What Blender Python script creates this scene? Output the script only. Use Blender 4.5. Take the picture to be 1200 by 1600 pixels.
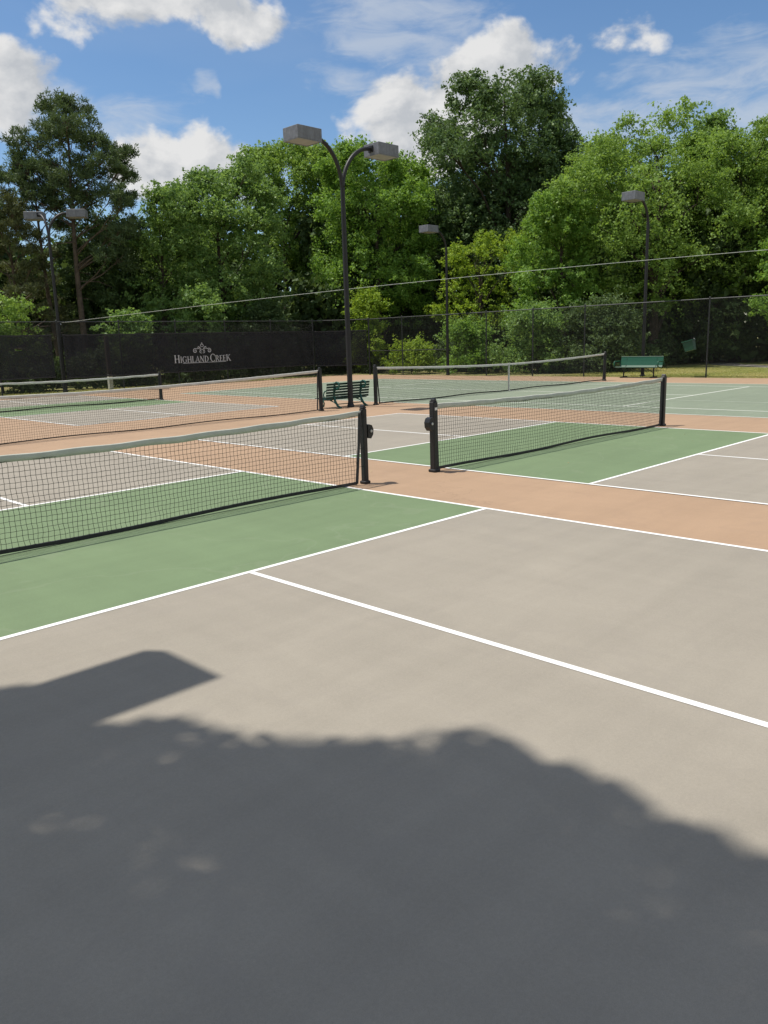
import bpy, math, random
import numpy as np
from mathutils import Vector, Matrix

for o in list(bpy.data.objects): bpy.data.objects.remove(o)
scene = bpy.context.scene
col = scene.collection

# ------------------------------------------------------------------ camera
CAM = Vector((-6.571, -7.180, 1.731))
YAW, PITCH, ROLL = 0.78636, -0.2087, -0.03042
F = Vector((math.sin(YAW)*math.cos(PITCH), math.cos(YAW)*math.cos(PITCH), math.sin(PITCH)))
r0 = Vector((math.cos(YAW), -math.sin(YAW), 0)); u0 = r0.cross(F)
rr = r0*math.cos(ROLL)+u0*math.sin(ROLL); uu = u0*math.cos(ROLL)-r0*math.sin(ROLL)
cd = bpy.data.cameras.new('camera'); cam = bpy.data.objects.new('camera', cd); col.objects.link(cam)
m = Matrix((rr, uu, -F)).transposed().to_4x4(); m.translation = CAM
cam.matrix_world = m
cd.sensor_fit = 'VERTICAL'; cd.sensor_height = 32; cd.sensor_width = 24; cd.lens = 24.99
cd.clip_end = 3000; cd.clip_start = 0.05
scene.camera = cam
scene.view_settings.view_transform = 'Standard'; scene.view_settings.look = 'None'
scene.view_settings.exposure = 0.0; scene.view_settings.gamma = 1.0
scene.view_settings.use_curve_mapping = False
try:
    scene.cycles.max_bounces = 5; scene.cycles.diffuse_bounces = 3; scene.cycles.glossy_bounces = 2; scene.cycles.transparent_max_bounces = 12
except Exception: pass

# ------------------------------------------------------------------ sun + sky
SUN_EL, SUN_AZ = math.radians(68.0), math.radians(-36.5)     # azimuth from +Y towards +X
sd = Vector((math.sin(SUN_AZ)*math.cos(SUN_EL), math.cos(SUN_AZ)*math.cos(SUN_EL), math.sin(SUN_EL)))
sl = bpy.data.lights.new('sun', 'SUN'); sl.energy = 5.0; sl.angle = math.radians(0.55); sl.color = (1, .945, .86)
so = bpy.data.objects.new('sun', sl); col.objects.link(so)
so.rotation_euler = sd.to_track_quat('Z', 'Y').to_euler(); so.location = (0, 0, 40)

w = bpy.data.worlds.new('World'); scene.world = w; w.use_nodes = True
NT = w.node_tree; NT.nodes.clear()

class G:
    """tiny node-graph helper"""
    def __init__(s, nt): s.nt = nt
    def n(s, typ, ins=None, **kw):
        nd = s.nt.nodes.new(typ)
        for k, v in kw.items(): setattr(nd, k, v)
        for k, v in (ins or {}).items():
            if isinstance(v, bpy.types.NodeSocket): s.nt.links.new(v, nd.inputs[k])
            else: nd.inputs[k].default_value = v
        return nd
    def m(s, op, a, b=0.0, c=0.0, clamp=False):
        return s.n('ShaderNodeMath', {0: a, 1: b, 2: c}, operation=op, use_clamp=clamp).outputs[0]
    def mr(s, v, a, b, c=0.0, d=1.0, smooth=True):
        return s.n('ShaderNodeMapRange', {'Value': v, 'From Min': a, 'From Max': b, 'To Min': c, 'To Max': d},
                   interpolation_type='SMOOTHSTEP' if smooth else 'LINEAR').outputs[0]
    def mix(s, f, a, b, bt='MIX'):
        nd = s.n('ShaderNodeMix', data_type='RGBA', blend_type=bt)
        for i, v in ((0, f), (6, a), (7, b)):
            if isinstance(v, bpy.types.NodeSocket): s.nt.links.new(v, nd.inputs[i])
            else: nd.inputs[i].default_value = v if i == 0 else (*v[:3], 1)
        return nd.outputs[2]
    def noise(s, vec, scale, detail=4, rough=.55, dist=0.0):
        i = {'Scale': scale, 'Detail': detail, 'Roughness': rough, 'Distortion': dist}
        if vec is not None: i['Vector'] = vec
        return s.n('ShaderNodeTexNoise', i).outputs['Fac']
    def link(s, a, b): s.nt.links.new(a, b)

def build_sky():
    g = G(NT)
    sky = g.n('ShaderNodeTexSky', sky_type='NISHITA', sun_disc=False, sun_elevation=SUN_EL,
              sun_rotation=SUN_AZ, air_density=1.0, dust_density=0.35, ozone_density=2.2, altitude=200)
    tc = g.n('ShaderNodeTexCoord').outputs['Generated']
    d = g.n('ShaderNodeVectorMath', {0: tc}, operation='NORMALIZE').outputs[0]
    sep = g.n('ShaderNodeSeparateXYZ', {0: d})
    az = g.m('MULTIPLY', g.m('ARCTAN2', sep.outputs[0], sep.outputs[1]), 57.2958)
    el = g.m('MULTIPLY', g.m('ARCSINE', sep.outputs[2]), 57.2958)
    az = g.m('ADD', az, g.m('MULTIPLY', g.m('SUBTRACT', g.noise(d, 11, 3, .55), .5), 9.0))
    el = g.m('ADD', el, g.m('MULTIPLY', g.m('SUBTRACT', g.noise(g.n('ShaderNodeVectorMath', {0: d, 1: (3.1, 1.7, .4)}, operation='ADD').outputs[0], 11, 4, .55), .5), 5.0))
    # billow noises in direction space; the second is sampled a little towards the sun for the lit side
    def billow(off):
        v = g.n('ShaderNodeVectorMath', {0: d, 1: off}, operation='ADD').outputs[0]
        v = g.n('ShaderNodeMapping', {'Vector': v, 'Scale': (1, 1, 1.5)}).outputs[0]
        return g.noise(v, 9.0, 6, .56, .15)
    n1 = billow((0, 0, 0)); n2 = billow((-.016, -.004, .02))
    # az, el, half width, half height (degrees), weight
    dense = [(30.6, 20.6, 6.2, 2.3, 1.0), (36.3, 19.6, 3.6, 1.5, .9), (27.0, 20.2, 2.8, 2.4, .9),
             (22.6, 15.0, 4.6, 2.4, 1.0), (33.4, 11.4, 4.4, 2.5, 1.1), (30.9, 12.0, 2.4, 2.3, 1.0), (36.8, 11.6, 3.2, 2.0, 1.0),
             (47.6, 13.6, 3.8, 3.0, 1.1), (51.0, 14.6, 4.0, 2.6, 1.0), (55.0, 16.4, 4.2, 2.2, .95),
             (60.8, 18.0, 4.2, 1.3, .6), (92, 16, 9, 5, 1.), (10, 22, 8, 4, 1.)]
    thin = [(28.0, 14.4, 4.2, 1.9, .8), (47.0, 19.4, 6.0, 2.8, .8), (44.4, 16.2, 4.4, 1.2, .6), (33.9, 16.2, 1.0, .6, .7),
            (67.0, 15.0, 6.0, 2.4, .95), (61.5, 12.6, 6.0, 2.0, .95), (73, 12, 8, 4, .9), (57, 12.5, 4, 2, .7)]
    def field(L):
        out = None
        for a, e, wa, we, k in L:
            x = g.m('MULTIPLY', g.m('SUBTRACT', az, a), 1/wa); y = g.m('MULTIPLY', g.m('SUBTRACT', el, e), 1/we)
            r2 = g.m('ADD', g.m('MULTIPLY', x, x), g.m('MULTIPLY', y, y))
            v = g.m('SUBTRACT', k, g.m('MULTIPLY', r2, .8))
            out = v if out is None else g.m('MAXIMUM', out, v)
        return g.m('MAXIMUM', out, -1.2)
    nb = g.m('MULTIPLY', g.m('SUBTRACT', n1, .5), 4.4)
    D = g.m('ADD', field(dense), nb)
    # the rest of the sky carries the same broken cumulus
    gen = g.m('MULTIPLY', g.m('SUBTRACT', g.noise(d, 2.6, 2, .5), .47), 9.0)
    x = g.m('MULTIPLY', g.m('SUBTRACT', az, 45.0), 1/34); y = g.m('MULTIPLY', g.m('SUBTRACT', el, 12.0), 1/14)
    inside = g.mr(g.m('ADD', g.m('MULTIPLY', x, x), g.m('MULTIPLY', y, y)), .8, 1.5)
    gen = g.m('SUBTRACT', g.m('MULTIPLY', g.m('ADD', gen, 1.5), inside), 1.5)
    D = g.m('MAXIMUM', D, g.m('ADD', gen, nb))
    a1 = g.mr(D, .0, .68)
    vw = g.n('ShaderNodeMapping', {'Vector': d, 'Scale': (1, 1, 3.2), 'Rotation': (.25, -.25, 0)}).outputs[0]
    nw = g.noise(vw, 13, 5, .62, .5)
    T = g.m('ADD', field(thin), g.m('MULTIPLY', g.m('SUBTRACT', nw, .5), 4.0))
    a2 = g.m('MULTIPLY', g.mr(T, -.35, 1.5), .62)
    veil = g.m('MULTIPLY', g.mr(g.noise(vw, 3.0, 3, .55), .42, .8), .10)      # faint high haze
    light = g.m('ADD', .80, g.m('MULTIPLY', g.m('SUBTRACT', n1, n2), 3.4))
    light = g.m('SUBTRACT', light, g.mr(D, .7, 2.2, 0, .26))
    light = g.m('MAXIMUM', g.m('MINIMUM', light, 1.0), .42)
    ccol = g.mix(light, (3.6, 4.1, 4.8), (8.6, 8.6, 8.6))
    blue = g.n('ShaderNodeHueSaturation', {'Saturation': 1.14, 'Value': 1.34, 'Color': sky.outputs[0]}).outputs[0]
    base = g.mix(veil, blue, (6.5, 7.3, 8.2))
    base = g.mix(a2, base, (6.6, 7.1, 7.8))
    base = g.mix(a1, base, ccol)
    bg = g.n('ShaderNodeBackground', {'Color': base, 'Strength': .091})
    out = g.n('ShaderNodeOutputWorld'); g.link(bg.outputs[0], out.inputs[0])
build_sky()
try:
    w.cycles.sampling_method = 'MANUAL'; w.cycles.sample_map_resolution = 512
except Exception: pass

# ------------------------------------------------------------------ materials
MATS = {}
def new_mat(name):
    mt = bpy.data.materials.new(name); mt.use_nodes = True; mt.node_tree.nodes.clear(); MATS[name] = mt
    return mt, G(mt.node_tree)
def finish(g, shader):
    o = g.n('ShaderNodeOutputMaterial'); g.link(shader, o.inputs[0])

def plain(name, c, rough=.6, metal=0.0, var=.18, scale=14.0, spec=.4, bump=0.0, streak=None):
    mt, g = new_mat(name)
    tc = g.n('ShaderNodeTexCoord').outputs['Object']
    nz = g.noise(tc, scale, 6, .6)
    f = g.mr(nz, .3, .7, 1-var, 1+var, False)
    c1 = g.mix(1.0, (c[0], c[1], c[2]), g.n('ShaderNodeCombineColor', {0: f, 1: f, 2: f}).outputs[0], 'MULTIPLY')
    if streak:
        v = g.n('ShaderNodeMapping', {'Vector': tc, 'Scale': (1, 1, .08)}).outputs[0]
        s = g.mr(g.noise(v, 22, 4, .6), .5, .72, 0, .55)
        c1 = g.mix(s, c1, streak)
    ins = {'Base Color': c1, 'Roughness': rough, 'Metallic': metal, 'Specular IOR Level': spec}
    if bump:
        ins['Normal'] = g.n('ShaderNodeBump', {'Height': nz, 'Strength': bump, 'Distance': .01}).outputs[0]
    b = g.n('ShaderNodeBsdfPrincipled', ins)
    finish(g, b.outputs[0]); return mt

def court_paint(name, c, stain, seed, crack=0.0):
    """acrylic sand paint: large faint squeegee streaks, scuffs, fine grit"""
    mt, g = new_mat(name)
    tc = g.n('ShaderNodeTexCoord').outputs['Object']
    p = g.n('ShaderNodeMapping', {'Vector': tc, 'Location': (seed*3.1, seed*1.7, 0)}).outputs[0]
    big = g.noise(p, .35, 5, .6)
    st = g.noise(g.n('ShaderNodeMapping', {'Vector': p, 'Scale': (.35, 2.6, 1), 'Rotation': (0, 0, .35)}).outputs[0], 1.4, 6, .62, .3)
    st2 = g.noise(g.n('ShaderNodeMapping', {'Vector': p, 'Scale': (3.0, .4, 1), 'Rotation': (0, 0, .1)}).outputs[0], 1.2, 5, .6, .4)
    mid = g.noise(p, 5.0, 6, .65)
    grit = g.noise(p, 420, 2, .6)
    f = g.m('ADD', g.mr(big, .3, .7, .95, 1.05, False), g.mr(st, .3, .75, -.055, .055, False))
    f = g.m('ADD', f, g.mr(st2, .35, .75, -.03, .04, False))
    f = g.m('ADD', f, g.mr(mid, .3, .7, -.02, .02, False))
    f = g.m('ADD', f, g.mr(g.noise(p, 75, 3, .7), .3, .7, -.045, .045, False))
    f = g.m('ADD', f, g.mr(grit, .3, .7, -.10, .10, False))
    c1 = g.mix(1.0, c, g.n('ShaderNodeCombineColor', {0: f, 1: f, 2: f}).outputs[0], 'MULTIPLY')
    # scuffs, ball marks and dried puddle edges
    sc = g.m('MULTIPLY', g.mr(g.noise(p, 2.3, 8, .72, .6), .60, .76), .40)
    c1 = g.mix(sc, c1, stain)
    ring = g.mr(g.m('ABSOLUTE', g.m('SUBTRACT', g.noise(p, .55, 4, .5, .3), .52)), 0, .010, .22, 0)
    c1 = g.mix(ring, c1, stain)
    dots = g.n('ShaderNodeTexVoronoi', {'Vector': p, 'Scale': 3.0, 'Randomness': 1.0})
    dm = g.m('MULTIPLY', g.mr(dots.outputs['Distance'], .012, .03, 1, 0), .35)
    c1 = g.mix(dm, c1, stain)
    wv = g.n('ShaderNodeVectorMath', {0: p, 1: g.n('ShaderNodeTexNoise', {'Vector': p, 'Scale': 1.6, 'Detail': 5.0}).outputs['Color']}, operation='ADD').outputs[0]
    cr = g.n('ShaderNodeTexVoronoi', {'Vector': wv, 'Scale': .16}, feature='DISTANCE_TO_EDGE').outputs['Distance']
    cm = g.m('MULTIPLY', g.mr(cr, .0004, .0016, 1, 0), g.mr(g.noise(p, .4, 3, .5), .48, .56, 0, crack))
    c1 = g.mix(cm, c1, (stain[0]*.45, stain[1]*.45, stain[2]*.45))
    bmp = g.n('ShaderNodeBump', {'Height': grit, 'Strength': .25, 'Distance': .0015}).outputs[0]
    b = g.n('ShaderNodeBsdfPrincipled', {'Base Color': c1, 'Roughness': .78, 'Specular IOR Level': .28, 'Normal': bmp})
    finish(g, b.outputs[0]); return mt

M_TAN = court_paint('tan_acrylic', (0.348, 0.236, 0.152), (.30, .205, .14), 1, .22)
M_BEIGE = court_paint('beige_acrylic', (0.283, 0.255, 0.209), (.262, .235, .20), 2)
M_GREEN = court_paint('green_acrylic', (0.146, 0.204, 0.107), (.215, .255, .165), 3)
M_TENNIS = court_paint('faded_green_acrylic', (0.194, 0.228, 0.165), (.27, .29, .23), 4)
def line_mat(name, c, wear):
    mt, g = new_mat(name)
    tc = g.n('ShaderNodeTexCoord').outputs['Object']
    s = g.m('MULTIPLY', g.mr(g.noise(tc, 26, 6, .7), .56, .75), wear)
    c1 = g.mix(s, c, (c[0]*.6, c[1]*.6, c[2]*.55))
    c1 = g.mix(g.mr(g.noise(tc, 1.1, 4, .6), .45, .75, 0, .28), c1, (c[0]*.72, c[1]*.70, c[2]*.64))
    b = g.n('ShaderNodeBsdfPrincipled', {'Base Color': c1, 'Roughness': .7, 'Specular IOR Level': .3})
    finish(g, b.outputs[0]); return mt
M_LINE = line_mat('white_line_paint', (0.764, 0.764, 0.745), .35)
M_LINE_OLD = line_mat('old_line_paint', (.78, .79, .72), .45)
M_LINE_FAINT = line_mat('faint_line_paint', (.40, .44, .36), .6)
M_EDGE = plain('slab_edge', (.25, .22, .19), .9)
M_BLACK = plain('black_powder_coat', (.012, .012, .013), .42, var=.3, scale=40)
M_POLE = plain('dark_bronze_paint', (.013, .013, .0145), .5, var=.3, scale=12)
M_CORD = plain('black_net_cord', (.012, .014, .013), .8, var=.3)
M_BAND = plain('black_vinyl_band', (.022, .022, .024), .55, var=.35, scale=20)
M_TAPE = plain('white_vinyl_tape', (.44, .455, .40), .65, var=.10, scale=7, bump=.5)
M_TAPE2 = plain('aged_white_tape', (.56, .55, .50), .7, var=.12, scale=9, bump=.3)
M_STEEL = plain('galvanised_steel', (.45, .46, .46), .45, .8)
M_HEAD = plain('weathered_grey_head', (.150, .158, .180), .5, var=.22, scale=9, streak=(.08, .08, .09))
M_LENS = plain('frosted_lens', (.27, .27, .25), .35, var=.15, scale=5)
M_FENCE = plain('black_vinyl_wire', (.026, .029, .029), .4)
M_FPOST = plain('black_fence_pipe', (.030, .032, .032), .5, var=.3)
M_BENCHG = plain('green_plastisol', (.012, .078, .042), .42, var=.2, scale=30)
M_IRON = plain('dark_green_cast_iron', (.010, .085, .066), .4, var=.3, scale=25)
M_SLAT = plain('dark_green_slat', (.006, .034, .026), .5, var=.3, scale=18)
M_CABLE = plain('pale_cable', (.50, .52, .47), .6)
M_WOOD = plain('weathered_timber', (.16, .115, .075), .85, var=.35, scale=8, bump=.4)
M_WHITEP = plain('white_post_paint', (.62, .61, .56), .7, var=.15)
M_BIN = plain('green_bin_plastic', (.012, .062, .034), .45, var=.2)
M_PRINT = plain('pale_print', (.52, .53, .54), .7, var=.06)
M_BARK = plain('bark', (.055, .042, .032), .95, var=.5, scale=5, bump=.8)
M_PBARK = plain('pine_bark', (.105, .078, .058), .95, var=.5, scale=4, bump=.9)
M_STICK = plain('white_sticker', (.65, .65, .62), .5)

def screen_mat():
    mt, g = new_mat('windscreen_mesh')
    tc = g.n('ShaderNodeTexCoord').outputs['Object']
    f = g.mr(g.noise(tc, 1.6, 6, .6), .3, .7, .75, 1.3, False)
    c = g.mix(1.0, (.024, .025, .029), g.n('ShaderNodeCombineColor', {0: f, 1: f, 2: f}).outputs[0], 'MULTIPLY')
    b = g.n('ShaderNodeBsdfPrincipled', {'Base Color': c, 'Roughness': .8, 'Specular IOR Level': .25})
    t = g.n('ShaderNodeBsdfTransparent')
    tr = g.n('ShaderNodeBsdfTranslucent', {'Color': (.02, .02, .022, 1)})
    mx0 = g.n('ShaderNodeMixShader', {0: .3}); g.link(b.outputs[0], mx0.inputs[1]); g.link(tr.outputs[0], mx0.inputs[2])
    mx = g.n('ShaderNodeMixShader', {0: .13}); g.link(mx0.outputs[0], mx.inputs[1]); g.link(t.outputs[0], mx.inputs[2])
    finish(g, mx.outputs[0]); return mt
M_SCREEN = screen_mat()

def leaf_mat(name, lo, hi, trans=.35, rough=.5):
    mt, g = new_mat(name)
    v = g.n('ShaderNodeAttribute', attribute_name='v').outputs['Fac']
    c = g.mix(v, lo, hi)
    b = g.n('ShaderNodeBsdfPrincipled', {'Base Color': c, 'Roughness': rough+.12, 'Specular IOR Level': .3})
    tc = g.mix(.5, c, (hi[0]*1.25, hi[1]*1.2, hi[2]*.5))
    t = g.n('ShaderNodeBsdfTranslucent', {'Color': tc})
    mx = g.n('ShaderNodeMixShader', {0: trans}); g.link(b.outputs[0], mx.inputs[1]); g.link(t.outputs[0], mx.inputs[2])
    finish(g, mx.outputs[0]); return mt
L_MAPLE = leaf_mat('maple_leaf', (.080, .165, .044), (.260, .400, .115), .40, .40)
L_ELM = leaf_mat('elm_leaf', (.100, .185, .034), (.290, .435, .098), .42, .42)
L_VINE = leaf_mat('vine_leaf', (.085, .185, .030), (.265, .430, .080), .42, .42)
L_OAK = leaf_mat('oak_leaf', (.050, .098, .036), (.160, .250, .090), .30, .42)
L_PINE = leaf_mat('pine_needle', (.048, .085, .036), (.125, .180, .075), .25)
L_DRY = leaf_mat('dull_needle', (.080, .100, .042), (.170, .190, .080), .25)
L_YOUNG = leaf_mat('young_leaf', (.130, .240, .022), (.350, .470, .060), .42)
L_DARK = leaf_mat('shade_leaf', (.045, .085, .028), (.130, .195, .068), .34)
L_GRASS = leaf_mat('grass_blade', (.210, .265, .060), (.520, .480, .200), .35, .7)

def ground_mat():
    mt, g = new_mat('grass_ground')
    tc = g.n('ShaderNodeTexCoord').outputs['Object']
    a = g.mr(g.noise(tc, .35, 6, .6), .35, .65)
    b_ = g.mr(g.noise(tc, 9, 6, .7), .3, .7)
    c = g.mix(a, (.24, .27, .08), (.48, .41, .20))
    c = g.mix(g.m('MULTIPLY', b_, .5), c, (.06, .085, .022))
    bm = g.n('ShaderNodeBump', {'Height': g.noise(tc, 40, 5, .7), 'Strength': .8, 'Distance': .04}).outputs[0]
    b = g.n('ShaderNodeBsdfPrincipled', {'Base Color': c, 'Roughness': .95, 'Specular IOR Level': .1, 'Normal': bm})
    finish(g, b.outputs[0]); return mt
M_GROUND = ground_mat()
M_PATH = plain('gravel_path', (.24, .22, .19), .95, var=.25, scale=6)

# ------------------------------------------------------------------ mesh helpers
def tagset(o, label=None, cat=None, group=None, kind=None):
    if label: o['label'] = label
    if cat: o['category'] = cat
    if group: o['group'] = group
    if kind: o['kind'] = kind
    return o
def thing(name, label, cat, loc=(0, 0, 0), rz=0.0, group=None):
    o = bpy.data.objects.new(name, None); col.objects.link(o)
    o.empty_display_size = .2; o.location = loc; o.rotation_euler = (0, 0, rz)
    return tagset(o, label, cat, group)

class MB:
    def __init__(s): s.v = []; s.f = []
    def add(s, vs, fs):
        b = len(s.v); s.v += [tuple(x) for x in vs]; s.f += [tuple(i+b for i in f) for f in fs]; return s
    def box(s, c, d, rot=None, bev=0.0):
        hx, hy, hz = d[0]/2, d[1]/2, d[2]/2
        if bev > 0:
            prof = []
            for sx, sy in ((1, 1), (-1, 1), (-1, -1), (1, -1)):
                pts = [(sx*hx, sy*(hy-bev)), (sx*(hx-bev), sy*hy)]
                if sx*sy < 0: pts.reverse()
                prof += pts
            n = 8
            vs = [(x*.0+x-math.copysign(bev, x)*k, y-math.copysign(bev, y)*k, z) for z, k in ((-hz, 1), (-hz+bev, 0), (hz-bev, 0), (hz, 1)) for x, y in prof]
            fs = [tuple(range(n-1, -1, -1)), tuple(range(3*n, 4*n))]
            for L in range(3):
                for i in range(n): fs.append((L*n+i, L*n+(i+1) % n, (L+1)*n+(i+1) % n, (L+1)*n+i))
        else:
            vs = [(x, y, z) for z in (-hz, hz) for x, y in ((-hx, -hy), (hx, -hy), (hx, hy), (-hx, hy))]
            fs = [(3, 2, 1, 0), (4, 5, 6, 7), (0, 1, 5, 4), (1, 2, 6, 5), (2, 3, 7, 6), (3, 0, 4, 7)]
        C = Vector(c)
        out = []
        for q in vs:
            q = Vector(q)
            if rot is not None: q = rot @ q
            out.append(tuple(q+C))
        return s.add(out, fs)
    def tube(s, path, rad, n=8, caps=True):
        P = [Vector(q) for q in path]; R = rad if isinstance(rad, (list, tuple)) else [rad]*len(P)
        up = None; vs = []; fs = []
        for i, q in enumerate(P):
            t = (P[min(i+1, len(P)-1)]-P[max(i-1, 0)]).normalized()
            if up is None:
                up = Vector((0, 0, 1)) if abs(t.z) < .9 else Vector((1, 0, 0))
            a = t.cross(up)
            if a.length < 1e-6: a = t.cross(Vector((0, 1, 0)))
            a.normalize(); b = a.cross(t).normalized(); up = b
            for k in range(n):
                an = 2*math.pi*k/n + math.pi/n
                vs.append(q+(a*math.cos(an)+b*math.sin(an))*R[i])
        for i in range(len(P)-1):
            for k in range(n):
                fs.append((i*n+k, i*n+(k+1) % n, (i+1)*n+(k+1) % n, (i+1)*n+k))
        if caps:
            fs.append(tuple(range(n-1, -1, -1))); e = (len(P)-1)*n; fs.append(tuple(range(e, e+n)))
        return s.add(vs, fs)
    def extrude(s, poly, fn, t):
        """poly: 2-D outline, fn(u, v, w) -> point, thickness t"""
        n = len(poly)
        vs = [fn(u, v, 0) for u, v in poly]+[fn(u, v, t) for u, v in poly]
        fs = [tuple(range(n-1, -1, -1)), tuple(range(n, 2*n))]+[(i, (i+1) % n, n+(i+1) % n, n+i) for i in range(n)]
        return s.add(vs, fs)
    def build(s, name, mat, parent=None, smooth=False, loc=None, kind=None):
        me = bpy.data.meshes.new(name); me.from_pydata(s.v, [], s.f); me.materials.append(mat); me.update()
        if smooth: me.shade_smooth()
        o = bpy.data.objects.new(name, me); col.objects.link(o)
        if parent is not None: o.parent = parent
        if loc is not None: o.location = loc
        if kind: o['kind'] = kind
        return o
def fast_mesh(name, V, Q, mat, parent=None, attr=None, kind=None, smooth=False):
    me = bpy.data.meshes.new(name)
    V = np.ascontiguousarray(V, np.float32); Q = np.ascontiguousarray(Q, np.int32); k = Q.shape[1]
    me.vertices.add(len(V)); me.vertices.foreach_set('co', V.ravel())
    me.loops.add(Q.size); me.loops.foreach_set('vertex_index', Q.ravel())
    me.polygons.add(len(Q)); me.polygons.foreach_set('loop_start', np.arange(len(Q), dtype=np.int32)*k)
    if attr is not None:
        a = me.attributes.new('v', 'FLOAT', 'POINT'); a.data.foreach_set('value', np.ascontiguousarray(attr, np.float32))
    me.materials.append(mat); me.update(calc_edges=True)
    o = bpy.data.objects.new(name, me); col.objects.link(o)
    if parent is not None: o.parent = parent
    if kind: o['kind'] = kind
    return o
def copy_tree(o, parent=None):
    c = o.copy(); col.objects.link(c); c.parent = parent
    for ch in list(o.children): copy_tree(ch, c)
    return c

# ------------------------------------------------------------------ ground and courts
gm = MB()
xs = [-1500, -300, -60, -20, 0, 20, 30, 40, 60, 120, 400, 1500]; ys = [-1500, -300, -60, -20, 0, 10, 20, 30, 45, 80, 300, 1500]
gm.v = [(x, y, -.03) for y in ys for x in xs]
gm.f = [(j*len(xs)+i, j*len(xs)+i+1, (j+1)*len(xs)+i+1, (j+1)*len(xs)+i) for j in range(len(ys)-1) for i in range(len(xs)-1)]
tagset(gm.build('grass_ground', M_GROUND), kind='structure')

court = MB().box((7.58, 7.25, -.06), (34.85, 39.5, .12)).build('court_surface', M_TAN); tagset(court, kind='structure')
def sheet(name, x0, x1, y0, y1, z, mat, n=1):
    return MB().add([(x0, y0, z), (x1, y0, z), (x1, y1, z), (x0, y1, z)], [(0, 1, 2, 3)]).build(name, mat, court)
LW = .0508
W, NV, HL = 6.096, 2.134, 6.706
def pickle(x0, yc, w_=W, xc=None):
    x1 = x0+w_; xc = xc or (x0+x1)/2
    sheet('playing_surface', x0, x1, yc-HL, yc-NV, .004, M_BEIGE)
    sheet('playing_surface', x0, x1, yc+NV, yc+HL, .004, M_BEIGE)
    sheet('kitchen_surface', x0, x1, yc-NV, yc+NV, .0045, M_GREEN)
    for x in (x0, x1-LW): sheet('side_line', x, x+LW, yc-HL, yc+HL, .0065, M_LINE)
    for y in (yc-HL, yc-NV-LW, yc+NV, yc+HL-LW): sheet('cross_line', x0+LW, x1-LW, y, y+LW, .0065, M_LINE)
    sheet('centre_line', xc-LW/2, xc+LW/2, yc-HL+LW, yc-NV-LW, .0065, M_LINE)
    sheet('centre_line', xc-LW/2, xc+LW/2, yc+NV+LW, yc+HL-LW, .0065, M_LINE)
BX, BY, BW = 1.80, -.118, 6.0625
pickle(-W-.09, 0, W+.09, -W/2); pickle(BX, BY, BW); pickle(1.86, 18.2); pickle(-W, 18.2)
# tennis court
TX0, TX1, TY, TL = 10.43, 21.40, 9.1, 11.885
sheet('tennis_surface', TX0, TX1, TY-TL, TY+TL, .004, M_TENNIS)
for x in (TX0, TX0+1.372, TX1-1.372-LW, TX1-LW): sheet('side_line', x, x+LW, TY-TL, TY+TL, .0065, M_LINE_OLD)
for y in (TY-TL, TY+TL-LW):
    for a, b in ((TX0+LW, TX0+1.372), (TX0+1.372+LW, TX1-1.372-LW), (TX1-1.372, TX1-LW)): sheet('base_line', a, b, y, y+LW, .0065, M_LINE_OLD)
XC = (TX0+TX1)/2
for y in (TY-6.4-LW, TY+6.4): sheet('service_line', TX0+1.372+LW, TX1-1.372-LW, y, y+LW, .0065, M_LINE_OLD)
sheet('centre_line', XC-LW/2, XC+LW/2, TY-6.4, TY+6.4, .0065, M_LINE_OLD)
sheet('faded_line', 14.1, 14.1+LW, TY-TL+LW, TY-6.4-LW, .0065, M_LINE_FAINT)
sheet('faded_line', 13.0, 13.0+LW, TY+1, TY+6.4, .0065, M_LINE_FAINT)
sheet('faded_line', 18.6, 18.6+LW, TY-5, TY-1, .0065, M_LINE_FAINT)

# gravel path beyond the right fence
pm = MB(); pts = [(27.6, -9), (31.5, 0), (34.5, 6), (39, 11), (47, 15.5)]
for i, (x, y) in enumerate(pts):
    a = Vector(pts[min(i+1, 4)])-Vector(pts[max(i-1, 0)]); a = Vector((-a[1], a[0])).normalized()*.75
    pm.v += [(x-a[0], y-a[1], -.024), (x+a[0], y+a[1], -.024)]
pm.f = [(2*i, 2*i+2, 2*i+3, 2*i+1) for i in range(4)]
tagset(pm.build('path', M_PATH), kind='structure')

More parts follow.
